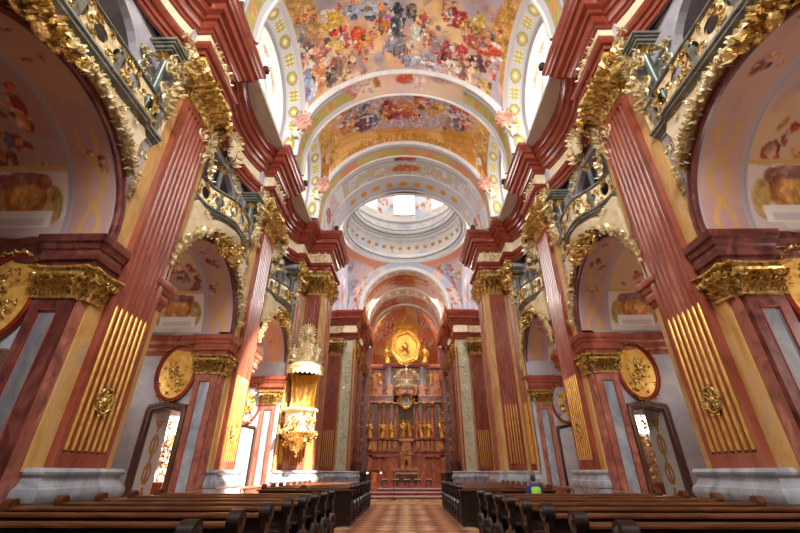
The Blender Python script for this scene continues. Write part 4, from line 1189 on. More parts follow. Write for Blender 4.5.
def relief_medallion(sx, ox, oy, label, flip):
    th = thing('relief_medallion', label, 'medallion', (sx * ox, oy, 4.95), 'oval gilded relief medallions')
    rx, rz = .66, .98; n = (0, -1)
    m = frame(sx, ox, oy, (-1, 0), n)
    rings = []
    for k in range(41):
        a = 2 * PI * k / 40; c, s = math.cos(a), math.sin(a)
        rings.append([((rx + d) * c, h, 4.95 + (rz + d) * s) for d, h in ((-.02, .02), (-.02, .07), (.03, .12), (.08, .1), (.1, .14), (.14, .12), (.15, .02))])
    m.loft(rings, False); obj('frame', m, 'marble_red_deep', th, 40)
    m = frame(sx, ox, oy, (-1, 0), n)
    rr = [[(0, .06, 4.95)] * 40] + [[(rx * q * math.cos(2 * PI * k / 40), .06 - .0 * q + .03 * math.cos(q * 1.4), 4.95 + rz * q * math.sin(2 * PI * k / 40)) for k in range(40)] for q in (.25, .5, .75, 1)]
    m.loft(rr, True); obj('field', m, 'gold_field', th, 60)
    m = frame(sx, ox, oy, (-1, 0), n); rg = random.Random(int(oy * 10))
    for k in range(34):
        a = rg.uniform(0, 2 * PI); q = rg.uniform(.1, .85)
        tuft(m, (rx * q * math.cos(a), .08, 4.95 + rz * q * math.sin(a) - .1), (rg.uniform(-1, 1), 0, rg.uniform(-.3, 1)), (0, 1, 0), .14, rg, 2)
    obj('relief', m, 'gold', th, 50)
    for (dx, dz, s_) in ((.12, -.1, .62), (-.2, -.55, .55)): figure(CHER, 'relief_figure', 'gold', (sx * (ox + dx), oy - .06, 4.95 + dz), s_, sx * .2, '', parent=th)
    m = frame(sx, ox, oy, (-1, 0), n)
    garland(m, [((rx + .13) * math.cos(a), .13, 4.95 + (rz + .13) * math.sin(a)) for a in [PI * (.12 + .76 * k / 9) for k in range(10)]], .1, rg, (0, 1, 0), 2)
    garland(m, [((rx + .13) * math.cos(a), .13, 4.95 + (rz + .13) * math.sin(a)) for a in [PI * (1.28 + .44 * k / 5) for k in range(6)]], .1, rg, (0, 1, 0), 2)
    obj('garland', m, 'gold', th, 50)
for sx, sd in SIDES:
    for bi, (c, h, nm) in enumerate(BAYS):
        yw = c + h
        panel_pilaster(sx, 7.74, yw, (-1, 0), (0, -1), .86, 4.92, 'panelled marble pilaster with gilded capital in the %s %s chapel' % (nm, sd), 'marble_maroon' if bi == 0 else 'marble_pink', .14, 'marble_grey_dark' if bi == 0 else 'marble_grey')
        # its return towards the nave
        mb = MB(sx); mb.box(7.2, 7.32, yw - .02, yw + .42, 0, 4.92); 
        o = obj('jamb_facing', mb, 'marble_pink', None, 20); tag(o, 'pink marble jamb facing the nave at the far side of the %s %s arch' % (nm, sd), 'marble facing')
        mb = frame(sx, 7.22, yw + .22, (0, 1), (-1, 0)); capital_mb(mb, .42, .06, 4.94, .66, random.Random(2), True)
        o = obj('jamb_capital', mb, 'gold', None, 50); tag(o, 'small gilded capital on the nave edge of the %s %s chapel' % (nm, sd), 'capital')
        if bi < 3:
            relief_medallion(sx, 8.98, yw - .02, 'oval gilded relief over the chapel door in the %s bay on the %s' % (nm, sd), 1)
        # door frame
        n_ = 4 + bi + (3 if sx > 0 else 0)
        mb = frame(sx, 8.98, yw, (-1, 0), (0, -1))
        prof = [(0, -.3), (0, .03), (.05, .05), (.07, .1), (.13, .1), (.15, .14), (.22, .15), (.24, .09), (.27, .02), (.27, -.02)]
        path = [(-.53, 0), (-.53, 3.42), (-.5, 3.5), (-.3, 3.54), (0, 3.62), (.3, 3.54), (.5, 3.5), (.53, 3.42), (.53, 0)]
        rings = []
        for i, (u, z) in enumerate(path):
            kx = -1 if u < -.51 else (1 if u > .51 else u / .55); kz = 0 if i in (0, len(path) - 1) else (1 if abs(u) < .52 else .6)
            rings.append([(u + kx * d, e, z + kz * d) for d, e in prof])
        mb.loft(rings, False)
        struct('door_%d' % dn, mb, 'door_brown', 30); dn += 1
        # chapel altar rail in front of the opening
        th = thing('chapel_railing', 'low wooden railing across the %s %s chapel arch' % (nm, sd), 'railing', (sx * 7.0, c, 0))
        mb = MB(sx); mb.bbox(6.93, 7.09, c - h + .25, c + h - .25, .86, .94, .015); mb.bbox(6.96, 7.06, c - h + .25, c + h - .25, .1, .17, .01); obj('handrail', mb, 'wood_light', th, 20)
        mb = MB(sx)
        nb = 16
        for k in range(nb):
            y = c - h + .4 + (2 * h - .8) * k / (nb - 1)
            mb.lathe([(.02, .16), (.035, .22), (.02, .3), (.045, .42), (.05, .5), (.02, .66), (.03, .78), (.03, .87)], (7.01, y, 0), 8)
        for y in (c - h + .28, c + h - .28): mb.bbox(6.95, 7.07, y - .06, y + .06, 0, .96, .01)
        obj('balusters', mb, 'wood_light', th, 40)
    # gilded side altars against the chapel back walls, glimpsed through the doors
    for (c, h, nm) in BAYS[1:]:
        th = thing('side_altar', 'gilded side altar glimpsed deep inside the %s chapel on the %s' % (nm, sd), 'altar', (sx * 11.4, c, 0))
        mb = MB(sx); mb.bbox(10.7, 11.6, c - 1.3, c + 1.3, 0, 1.1, .03); obj('table', mb, 'altar_marble', th, 20)
        mb = MB(sx)
        for y in (c - 1.5, c - 1.1, c + 1.1, c + 1.5): mb.lathe([(.14, 1.1), (.1, 1.2), (.1, 3.7), (.15, 3.85), (.18, 3.95)], (11.4, y, 0), 10)
        mb.bbox(11.2, 11.7, c - 1.8, c + 1.8, 3.95, 4.3, .03); obj('aedicule', mb, 'altar_orange', th, 40)
        mb = MB(sx); ornfield(mb, lambda u, v: (11.35, c - .9 + 1.8 * u, 1.25 + 4.2 * v), 5, 11, .36, random.Random(8), (-1, 0, 0)); obj('gilded_relief', mb, 'gold', th, 50)

# ================================================================ galleries and balconies
def s_path(c, h, kind, n=28):
    """plan of the balcony front, (|x|, y)"""
    out = []
    a, b = c - h - .25, c + h + .2
    for k in range(n + 1):
        t = k / n; y = a + (b - a) * t
        if kind == 0: x = 7.02 + (.0 if .12 < t < .88 else .12)
        else:
            q = (y - c) / 1.15
            x = 7.26 - (.6 if kind == 1 else .45) * (1 / (1 + (abs(q)) ** 5)) + .06 * math.cos(t * 2 * PI)
        out.append((x, y))
    return out
def rail_sweep(sx, path, prof):
    pts = [(-x, y) for x, y in path][::-1]
    q = MB(1); sweep(q, pts, prof)
    m = MB(sx); m.add([(-x, y, z) for x, y, z in q.v], q.f); return m
for sx, sd in SIDES:
    for bi, (c, h, nm) in enumerate(BAYS):
        rg = random.Random(40 + bi)
        P = s_path(c, h, bi)
        th = thing('balcony', '%s oratory balcony on the %s, %s front with pierced gilded panel' % (nm, sd, ['straight', 'swelling', 'gently curved'][bi]), 'balcony', (sx * 7.2, c, GAL), 'oratory balconies above the chapels')
        m = rail_sweep(sx, P, [(-.08, 10.8), (.05, 10.8), (.07, 10.83), (.12, 10.86), (.12, 10.91), (.08, 10.94), (.02, 10.97), (-.08, 10.97), (-.08, 10.8)]); obj('handrail', m, 'marble_rail', th, 30)
        m = rail_sweep(sx, P, [(-.35, 9.78), (-.02, 9.78), (.02, 9.83), (.08, 9.86), (.09, 9.91), (.15, 9.94), (.16, 10.0), (.1, 10.03), (.06, 10.08), (-.1, 10.1), (-.5, 10.1)]); obj('sill_moulding', m, 'marble_rail', th, 30)
        # pierced panel: cells with an oval opening each
        m = MB(sx); ln = 0; cells = []
        acc = [0]
        for i in range(len(P) - 1): acc.append(acc[-1] + math.dist(P[i], P[i + 1]))
        nC = 9
        def at(s):
            s = max(0, min(acc[-1] - 1e-6, s))
            for i in range(len(acc) - 1):
                if acc[i + 1] >= s:
                    f = (s - acc[i]) / (acc[i + 1] - acc[i]); a, b = P[i], P[i + 1]
                    return (a[0] + (b[0] - a[0]) * f, a[1] + (b[1] - a[1]) * f)
        cw = acc[-1] / nC
        for k in range(nC):
            s0, s1 = k * cw, (k + 1) * cw; sc_ = (s0 + s1) / 2
            for dd in (0, .06):
                o_, i_ = [], []
                for q in range(20):
                    a = 2 * PI * (q + .5) / 20; cx, cz = math.cos(a), math.sin(a)
                    f = 1 / max(abs(cx), abs(cz))
                    p = at(sc_ + cx * f * cw / 2); o_.append((p[0] - dd, p[1], 10.44 + cz * f * .35))
                    p = at(sc_ + cx * cw * .33); i_.append((p[0] - dd, p[1], 10.44 + cz * .2 * (1.25 if k % 2 else 1)))
                m.loft([o_, i_], True)
                cells.append((sc_, at(sc_)))
        obj('pierced_panel', m, 'gold_pale', th, 30)
        m = MB(sx)
        for sc_, p in cells[::2]:
            for q in range(7):
                s_ = sc_ + rg.uniform(-.5, .5) * cw; pp = at(s_); zz = rg.choice((10.16, 10.22, 10.68, 10.74, 10.44))
                if zz == 10.44: pp = at(sc_ + rg.choice((-.5, .5)) * cw)
                scroll(m, (pp[0] - .08, pp[1], zz), (0, 1, 0), (0, 0, 1), .12, 1.2, .022, rg.uniform(0, 6), 9, rg.choice((-1, 1)), 4)
                tuft(m, (pp[0] - .07, pp[1], zz), (0, rg.uniform(-1, 1), rg.uniform(-1, 1)), (-1, 0, 0), .14, rg, 2)
        obj('scrollwork', m, 'gold', th, 50)
        for s_ in ((.5, 3.5, 5.5, 8.5) if bi == 0 else (2.5, 6.5)):
            m = MB(sx); p = at(s_ * cw); m.bbox(p[0] - .12, p[0] + .08, p[1] - .07, p[1] + .07, 9.9, 10.8, .02)
            obj('pedestal', m, 'marble_rail', th, 30)
        # cream field between balcony and arch
        m = MB(sx)
        R = h + .34; out = []
        for k in range(21):
            a = PI * (.2 + .6 * k / 20); y = c - R * math.cos(a); z = min(Z_SPR + R * math.sin(a) - .1, 9.4); out.append((y, z))
        top = [(c + 2.3, 8.9), (c + 2.25, 9.3), (c + 2.35, 9.6), (c + 2.2, 9.8), (c - 2.2, 9.8), (c - 2.35, 9.6), (c - 2.25, 9.3), (c - 2.3, 8.9)]
        m.prism(out + top, 'x', 7.08, 7.26); obj('cream_field', m, 'plaster_cream', th, 20)
        m = MB(sx)
        ornfield(m, lambda u, v: (7.06, c - 1.9 + 3.8 * u, 9.5 + .2 * v), 9, 1, .2, rg, (-1, 0, 0), .9)
        obj('stucco_ornament', m, 'gold_pale', th, 50)
        if bi > 0:   # swelling corbel under the balcony front
            m = MB(sx)
            rings = []
            for z, k in ((9.8, 1.0), (9.6, .9), (9.35, .62), (9.1, .3), (8.95, .08)):
                rings.append([(7.2 - (.62 if bi == 1 else .4) * k * math.cos(t), c + 1.15 * (k ** .6) * math.sin(t), z) for t in [-PI / 2 + PI * q / 16 for q in range(17)]])
            m.loft(rings, False); obj('corbel', m, 'plaster_cream', th, 60)
            m = MB(sx)
            for k in range(22):
                t = rg.uniform(-1.2, 1.2); kk = rg.uniform(.4, 1)
                p = Vector((7.2 - (.66 if bi == 1 else .44) * kk * math.cos(t), c + 1.2 * kk ** .6 * math.sin(t), 8.95 + .6 * kk ** 1.6))
                tuft(m, p, (rg.uniform(-1, 1) * .3, rg.uniform(-1, 1), rg.uniform(-.6, 1)), (-math.cos(t), math.sin(t), -.3), .28, rg, 3)
            obj('corbel_leaves', m, 'gold', th, 50)
        # gilded garland following the arch, thick cartouche at its head
        th2 = thing('garland', 'gilded garland and cartouche on the head of the %s %s arch' % (nm, sd), 'garland', (sx * 7.1, c, 9.0), 'gilded garlands on the chapel arches')
        m = MB(sx)
        R2 = h + .28
        a0 = .04 if bi else .19
        garland(m, [(7.02, c - R2 * math.cos(a), Z_SPR + R2 * math.sin(a)) for a in [PI * (a0 + (1 - 2 * a0) * k / 30) for k in range(31)]], .24, rg, (-1, 0, 0), 3)
        obj('festoon', m, 'gold_pale', th2, 50)
        m = MB(sx)
        for k in range(34 if bi else 22):
            yy = c + rg.gauss(-.15 if bi else -1.0, .38); zz = 9.0 + rg.gauss(0, .18)
            tuft(m, (6.95 - rg.uniform(0, .2), yy, zz), (0, rg.uniform(-1, 1), rg.uniform(-.4, 1)), (-1, 0, rg.uniform(-.4, .4)), .34, rg, 4)
        for q in (-.45, .35): scroll(m, (6.86, c + q - (.1 if bi else 1.0), 9.0), (0, 1, 0), (0, 0, 1), .26, 1.4, .07, 0, 14, 1 if q > 0 else -1, 6)
        m.ball((6.86, c - (.1 if bi else 1.0), 8.98), .12, .24, .28, 12)
        obj('cartouche', m, 'gold', th2, 50)
        # filigree in the spandrels
        for e, s_ in (('near', -1), ('far', 1)):
            m = MB(sx)
            y0 = c + s_ * (h + .25)
            for k in range(26):
                z = 7.1 + 2.3 * math.sqrt(rg.random()); wdt = .08 + (z - 7.1) * .26
                # the triangle widens upwards, towards the arch
                y = y0 + .12 * s_ - s_ * rg.uniform(0, 1) * wdt
                if abs(y - c) ** 2 + (z - Z_SPR) ** 2 < (h + .42) ** 2 and z > Z_SPR: continue
                scroll(m, (7.22, y, z), (0, 1, 0), (0, 0, 1), .13, 1.3, .018, rg.uniform(0, 6), 9, rg.choice((-1, 1)), 4)
                leaf(m, (7.23, y, z), (0, rg.uniform(-1, 1), rg.uniform(-1, 1)), (-1, 0, 0), .16, .04, .3, 3)
            m.tube([(7.22, y0 + .22 * s_, 6.9), (7.22, y0 + .28 * s_, 9.4)], .02, 4)
            o = obj('spandrel_filigree', m, 'gold_pale', None, 50); tag(o, 'gilded filigree on the %s spandrel of the %s %s arch' % (e, nm, sd), 'ornament')
        # gallery behind: painted back wall, ceiling, screen with arch, columns
        m = MB(sx)
        grid(m, lambda U, V: (np.full_like(U, 9.98), c - h - 1 + (2 * h + 2) * U, 9.8 + 4.3 * V), 60, 40, lambda X, U, V: blobs(X[:, 1], X[:, 2], palette(X[:, 1], X[:, 2], [(226, 208, 184), (214, 190, 170), (206, 196, 200)], .6, 5), [(c - 1, 12.6, .5, .7, (210, 150, 84)), (c + .3, 12.4, .4, .6, (206, 140, 76)), (c + 1.6, 12.2, .5, .6, (196, 150, 110))], 4, 1, .1, 3))
        struct('wall_gallery', m, 'fresco', 0, False)
        m = MB(sx); m.box(8.1, 10.1, c - h - .6, c + h + .6, 13.9, 14.1)
        # screen: pier faces, lintel arch
        ap = arch_pts(c, h * .78, 12.2, 18)
        for k in range(len(ap) - 1):
            (a, za), (b, zb) = ap[k], ap[k + 1]
            za = 12.2 + (za - 12.2) * .75; zb = 12.2 + (zb - 12.2) * .75
            m.add([(8.05, a, za), (8.05, b, zb), (8.05, b, 14.1), (8.05, a, 14.1), (8.3, a, za), (8.3, b, zb), (8.3, b, 14.1), (8.3, a, 14.1)], [(0, 1, 2, 3), (4, 7, 6, 5), (0, 4, 5, 1)])
        m.box(8.05, 8.3, c - h - .4, c - h * .78, GAL, 14.1); m.box(8.05, 8.3, c + h * .78, c + h + .4, GAL, 14.1)
        struct('wall_screen', m, 'wall_lilac', 0)
        m = MB(sx)
        for k in range(60):
            a = PI * rg.random(); rr_ = h * rg.uniform(.82, .98)
            p = (8.0, c - rr_ * math.cos(a), 12.2 + .75 * (rr_ + .15) * math.sin(a)) if k % 3 else (8.0, c + rg.choice((-1, 1)) * h * rg.uniform(.82, 1.0), rg.uniform(10, 12.4))
            tuft(m, p, (0, rg.uniform(-1, 1), rg.uniform(-1, 1)), (-1, 0, 0), .26, rg, 3)
            if k % 2: scroll(m, (7.98, p[1], p[2]), (0, 1, 0), (0, 0, 1), .2, 1.3, .03, rg.uniform(0, 6), 10, 1, 4)
        o = obj('gallery_stucco', m, 'gold_pale', None, 50); tag(o, 'gilded stucco round the opening of the %s %s gallery' % (nm, sd), 'ornament')
        if bi:
            th5 = thing('frieze_cartouche', 'cream oval cartouche with gilded leaves hanging below the cornice of the %s %s bay' % (nm, sd), 'ornament', (sx * 7.7, c, 14.3))
            m = MB(sx); m.ball((7.72, c, 14.3), .16, .36, .55, 16); obj('shield', m, 'plaster_cream', th5, 60)
            m = MB(sx)
            for k in range(26):
                a = 2 * PI * k / 26; tuft(m, (7.68, c + .42 * math.cos(a), 14.3 + .62 * math.sin(a)), (0, math.cos(a), math.sin(a)), (-1, 0, 0), .36, rg, 2)
            obj('leaf_border', m, 'gold_pale', th5, 50)
        # columns
        for k, (yy, big) in enumerate(((c - h * .9, 1), (c - .35, 0), (c + h * .86, 1))):
            wd = ['near', 'middle', 'far'][k]
            th3 = thing('gallery_column', 'grey green marble column at the %s end of the %s %s balcony' % (wd, nm, sd) if k != 1 else 'grey green marble column in the middle of the %s %s gallery opening' % (nm, sd), 'column', (sx * 7.5, yy, GAL), 'green marble columns of the galleries')
            m = MB(sx); xx = 7.35 if big else 7.75
            m.lathe([(.2, 9.8), (.2, 10.0), (.15, 10.05), (.14, 10.2), (.13, 12.6), (.15, 12.65)], (xx, yy, 0), 14); obj('shaft', m, 'marble_green', th3, 40)
            m = MB(sx); capital_mb(frame(sx, xx, yy, (0, 1), (-1, 0)), .1, .1, 12.6, .3, rg) if False else None
            for q in range(12):
                a = 2 * PI * q / 12; leaf(m, (xx + .13 * math.cos(a), yy + .13 * math.sin(a), 12.62), (0, 0, 1), (math.cos(a), math.sin(a), 0), .3, .08, .6, 3)
            obj('capital', m, 'gold', th3, 50)
            if big:
                m = MB(sx)
                for z0, z1, r in ((12.92, 13.0, .24), (13.0, 13.12, .3), (13.12, 13.2, .36), (13.2, 13.32, .42)): m.bbox(xx - r, xx + r, yy - r, yy + r, z0, z1, .015)
                obj('cornice_block', m, 'marble_rail', th3, 20)
        # gilded figures, horn and scrolls between gallery and capital
        for k, yy in enumerate((c - h * 1.02, c + h * .98)):
            wd = ['near', 'far'][k]
            th4 = thing('gallery_trophy', 'gilded trophy with horn and scrolls above the %s end of the %s %s balcony' % (wd, nm, sd), 'ornament', (sx * 7.1, yy, 11.2), 'gilded trophies at the balcony ends')
            m = MB(sx)
            for q in range(46):
                z = rg.uniform(10.9, 13.9); y = yy + rg.gauss(0, .22) + .12 * math.sin(z * 3)
                tuft(m, (7.12 - rg.uniform(0, .22), y, z), (0, rg.uniform(-1, 1), rg.uniform(-.5, 1)), (-1, 0, rg.uniform(-.3, .3)), .3, rg, 3)
                if q % 3 == 0: scroll(m, (7.0, y, z), (0, 1, 0), (0, 0, 1), .2, 1.3, .04, rg.uniform(0, 6), 11, rg.choice((-1, 1)), 5)
            obj('scrollwork', m, 'gold_pale', th4, 50)
            m = MB(sx); s_ = -1 if k == 0 else 1
            pts = [(6.95, yy - s_ * .1, 12.9), (6.8, yy, 12.75), (6.62, yy + s_ * .12, 12.6), (6.45, yy + s_ * .2, 12.55)]
            m.tube(pts, [.05, .08, .14, .22], 10, False); m.tube([(p[0], p[1], p[2]) for p in pts[-2:]], [.12, .2], 10, False); obj('horn', m, 'gold', th4, 60)
            figure(CHER, 'cherub', 'gold_pale', (sx * 6.95, yy, 13.2), .62, -sx * PI / 2, '', parent=th4)
        if bi > 0:
            o = figure(CHER, 'cherub_statue', 'gold_pale', (sx * 7.3, c + .55, 10.98), .85, -sx * PI / 2, 'pale gilded cherub on the rail of the %s %s balcony' % (nm, sd))
    # mask on the frieze between the bays (white stucco head with wings)
    for (yy, nm) in ((13.0, 'middle'), (20.4, 'farthest')):
        pass
# ================================================================ stucco roundels at the springing of the ribs
for sx, sd in SIDES:
    for (y, z, nm) in ((15.9, 19.4, 'second'), (21.85, 19.7, 'crossing')):
        th = thing('stucco_roundel', 'pink stucco roundel with figures at the foot of the %s rib on the %s' % (nm, sd), 'stucco relief', (sx * 5.95, y, z), 'stucco roundels on the vault ribs')
        rg = random.Random(3)
        m = frame(sx, 5.85, y - .02, (-1, 0), (0, -1)); m.lathe([(.02, 0)], (0, 0, 0), 3) if False else None
        m.ball((0, 0, z), .55, .16, .7, 16); obj('shield', m, 'figure_plaster', th, 60)
        m = frame(sx, 5.85, y - .02, (-1, 0), (0, -1))
        for k in range(14):
            a = 2 * PI * k / 14; leaf(m, (.5 * math.cos(a), .1, z + .66 * math.sin(a)), (math.cos(a + .4), 0, math.sin(a + .4)), (0, 1, 0), .2, .09, .7, 3)
        for k in range(6): scroll(m, (rg.uniform(-.3, .3), .17, z + rg.uniform(-.4, .4)), (1, 0, 0), (0, 0, 1), .16, 1.2, .04, rg.uniform(0, 6), 10, 1, 5)
        obj('rim', m, 'figure_plaster', th, 50)
        figure(CHER, 'putto', 'plaster_cream', (sx * 6.15, y - .15, z - 1.5), 1.1, 0, '', parent=th)
# small black spotlights on the cornice
for sx, sd in SIDES:
    for (x, y, nm) in ((6.1, 11.0, 'nearest'), (6.1, 18.6, 'second'), (4.95, 23.6, 'crossing')):
        th = thing('spotlight', 'small black spotlight on the cornice above the %s pier on the %s' % (nm, sd), 'lamp', (sx * x, y, 16.95), 'black spotlights on the cornice')
        m = MB(sx); m.bbox(x - .14, x + .14, y - .1, y + .1, 17.02, 17.32, .02); m.lathe([(.1, -.02), (.13, .0), (.13, .05)], (x, y, 17.3), 10); obj('housing', m, 'lamp_black', th, 30)
        m = MB(sx); m.bbox(x - .05, x + .05, y - .04, y + .04, 16.93, 17.04, .01); obj('bracket', m, 'iron', th, 30)

# ================================================================ pulpit
PX, PYY = -6.02, 23.45
th = thing('pulpit', 'gilded pulpit on the left crossing pier with sounding board crowned by figures', 'pulpit', (PX, PYY, 2.3))
rg = random.Random(77)
m = MB(); m.lathe([(.02, 2.2), (.1, 2.28), (.06, 2.4), (.2, 2.55), (.42, 2.75), (.5, 2.9), (.72, 3.05), (.92, 3.25), (.98, 3.4), (.9, 3.5)], (PX, PYY, 0), 28); obj('lower_bowl', m, 'gold', th, 50)
m = MB(); m.lathe([(.9, 3.5), (.86, 3.55), (.84, 3.7), (.88, 4.3), (.86, 4.45), (.98, 4.52), (1.0, 4.62), (.95, 4.68), (.85, 4.7), (.8, 4.6), (.8, 3.6)], (PX, PYY, 0), 28); obj('parapet', m, 'gold_pale', th, 50)
m = MB()
for k in range(70):
    a = rg.uniform(PI * .9, PI * 2.1); z = rg.uniform(2.6, 4.5); r = (.9 if z > 3.3 else .35 + (z - 2.5) * .7)
    d = Vector((math.cos(a), math.sin(a), 0)); p = Vector((PX, PYY, z)) + d * r
    tuft(m, p, (rg.uniform(-1, 1), rg.uniform(-1, 1), rg.uniform(-.4, 1)), d, .24, rg, 3)
    if k % 4 == 0: scroll(m, p + d * .05, Vector((-d.y, d.x, 0)), (0, 0, 1), .18, 1.3, .04, rg.uniform(0, 6), 11, 1, 5)
garland(m, [(PX + .98 * math.cos(PI * (.9 + 1.2 * k / 16)), PYY + .98 * math.sin(PI * (.9 + 1.2 * k / 16)), 3.4) for k in range(17)], .16, rg, (0, -1, 0), 2)
obj('gilded_ornament', m, 'gold', th, 50)
m = MB()
n_ = 15
m.loft([[(PX + r * math.cos(PI * (.05 + .9 * k / n_)) * 1.0, PYY + .1 + r * .55 * math.sin(PI * (.05 + .9 * k / n_)) + .05 * math.sin(k * 2.2), z) for k in range(n_ + 1)] for z, r in ((4.4, .8), (5.2, .72), (6.2, .78), (6.75, .95))], False); obj('back_drape', m, 'gold_field', th, 60)
m = MB(); m.lathe([(.7, 6.7), (1.05, 6.75), (1.12, 6.9), (1.15, 7.0), (1.06, 7.1), (.9, 7.2), (.8, 7.35), (.4, 7.5), (.05, 7.6)], (PX, PYY, 0), 28)
for k in range(26):
    a = 2 * PI * k / 26; d = Vector((math.cos(a), math.sin(a), 0)); t = Vector((-d.y, d.x, 0)); p = Vector((PX, PYY, 6.82)) + d * 1.1
    m.add([tuple(p - t * .12), tuple(p + t * .12), tuple(p + t * .1 - Vector((0, 0, .22))), tuple(p - Vector((0, 0, .32)) + d * .03), tuple(p - t * .1 - Vector((0, 0, .22)))], [(0, 1, 2, 3, 4)])
obj('sounding_board', m, 'gold_pale', th, 40)
m = MB()
for k in range(110):
    z = 7.1 + 2.0 * rg.random() ** 1.2; r = .95 * max(.12, 1 - (z - 7.1) / 2.3); a = rg.uniform(0, 2 * PI); d = Vector((math.cos(a), math.sin(a), 0))
    tuft(m, Vector((PX, PYY, z)) + d * r * rg.uniform(.6, 1), (rg.uniform(-1, 1), rg.uniform(-1, 1), rg.uniform(-.1, 1)), d, .3, rg, 3)
m.lathe([(.8, 7.2), (.7, 7.8), (.45, 8.4), (.2, 8.9), (.02, 9.0)], (PX, PYY, 0), 12)
obj('cloud_of_scrolls', m, 'gold_pale', th, 50)
for k, (dx, dz, s_, rz) in enumerate(((-.7, 7.3, 1.1, .4), (.65, 7.3, 1.1, -.4), (-.25, 7.9, 1.0, .2), (.35, 8.1, .9, -.3))):
    figure(STAT[k % 4], 'figure', 'gold_pale', (PX + dx, PYY - .35, dz), s_, rz, '', parent=th)
m = MB(); m.ball((PX - .05, PYY - .05, 9.25), .3, .3, .36, 16)
for k in range(18):
    a = 2 * PI * k / 18; leaf(m, (PX - .05 + .24 * math.cos(a), PYY - .1, 9.25 + .3 * math.sin(a)), (math.cos(a), 0, math.sin(a)), (0, -1, 0), .3, .07, .1, 2)
obj('radiant_globe', m, 'gold_pale', th, 50)
m = MB(); m.tube([(PX + .55, PYY, 8.2), (PX + .62, PYY, 9.2)], .03, 5); m.tube([(PX + .4, PYY, 8.95), (PX + .82, PYY, 8.95)], .03, 5); obj('cross', m, 'gold', th, 30)

# ================================================================ high altar
AY = 50.4; AX = 0.05
th = thing('high_altar', 'towering red marble high altar with gilded capitals and an oval glory', 'altar', (AX, AY, .48))
def A(f, name, mat, sm=30, par=None):
    m = MB(); f(m); m.v = [(x + AX, y, z) for x, y, z in m.v]; return obj(name, m, mat, par or th, sm)
rg = random.Random(9)
for s in (-1, 1):
    def f(m):
        m.bbox(s * 1.0, s * 2.2, AY - .1, AY + .6, .48, 3.3, .03); m.bbox(s * 3.0, s * 3.3, AY, AY + .6, .48, 3.3, .03)
        m.bbox(s * 3.95, s * 4.5, AY - .2, AY + .6, .48, 3.3, .03)
        m.bbox(s * .95, s * 4.4, AY - .2, AY + .6, 3.0, 3.5, .05)
    A(f, 'lower_stage', 'altar_marble')
def f(m): m.bbox(-4.5, 4.5, AY + .5, AY + 1.0, .48, 14, .02)
A(f, 'back_wall', 'altar_marble')
def f(m):
    for s in (-1, 1): m.bbox(s * .9, s * 4.45, AY - .35, AY + .5, 3.42, 3.6, .05); m.bbox(s * .9, s * 4.45, AY - .38, AY + .5, 4.78, 4.98, .06)
    m.bbox(-1.0, 1.0, AY - .3, AY + .5, 4.98, 5.15, .03)
A(f, 'string_courses', 'marble_red_deep')
for s in (-1, 1):
    for a, b_ in ((1.1, 1.6), (1.75, 2.15), (2.3, 2.75), (2.9, 3.3), (3.45, 4.3)): A(lambda m: m.bbox(s * a, s * b_, AY - .25, AY + .3, 3.62, 4.78, .05), 'gilded_panel', 'altar_orange')
def f(m):
    for s in (-1, 1):
        for x in (1.35, 2.3, 3.2, 4.2): ornfield(m, lambda u, v: (s * x - .18 + .36 * u, AY - .3, 3.75 + .9 * v), 1, 3, .32, rg, (0, -1, 0))
    ornfield(m, lambda u, v: (-.55 + 1.1 * u, AY - .5, 2.2 + 2.4 * v), 3, 6, .34, rg, (0, -1, 0))
A(f, 'gilded_reliefs', 'gold_altar', 50)
CXS = [-3.2, -2.25, -1.3, 1.3, 2.25, 3.2]
for x in CXS:
    yy = AY + (.0 if abs(x) > 2.8 else -.15 if abs(x) > 2 else .05)
    m = MB(); m.lathe([(.32, 4.98), (.32, 5.08), (.27, 5.14), (.28, 5.25), (.25, 5.35), (.255, 7.0), (.22, 8.45), (.25, 8.5)], (x + AX, yy, 0), 14); c_ = obj('column', m, 'altar_marble', th, 40)
    m = MB()
    for q in range(10):
        a = 2 * PI * q / 10
        for zz, ln in ((8.48, .35), (8.68, .32)): leaf(m, (x + AX + .18 * math.cos(a), yy + .18 * math.sin(a), zz), (0, 0, 1), (math.cos(a), math.sin(a), 0), ln, .09, .6, 3)
    m.bbox(x + AX - .27, x + AX + .27, yy - .27, yy + .27, 8.98, 9.08, .01); obj('capital', m, 'gold_altar', c_, 40)
def f(m):
    for s in (-1, 1):
        for x0, x1, dy in ((.95, 4.4, 0), (2.0, 2.5, -.15), (2.95, 3.45, -.05), (1.05, 1.55, 0)):
            for z0, z1, d in ((9.08, 9.3, .25), (9.3, 9.62, .2), (9.62, 9.78, .35), (9.78, 9.95, .48)): m.bbox(s * x0 - s * 0, s * x1, AY - d + dy, AY + .6, z0, z1, .02)
A(f, 'entablature', 'altar_marble')
def f(m):
    for s in (-1, 1): ornfield(m, lambda u, v: (s * (1.0 + 3.3 * u), AY - .3, 9.36 + .2 * v), 12, 1, .2, rg, (0, -1, 0))
A(f, 'gilded_frieze', 'gold_altar', 50)
for s in (-1, 1):
    for x, w2, z0, z1 in ((1.78, .22, 5.0, 9.05), (2.75, .2, 5.0, 9.05), (3.75, .25, 5.0, 9.05), (1.42, .27, 10.0, 13.4), (2.85, .25, 10.0, 13.2)):
        A(lambda m: m.bbox(s * x - w2, s * x + w2, AY + .34, AY + .52, z0, z1, .02), 'inlay_panel', 'marble_maroon')
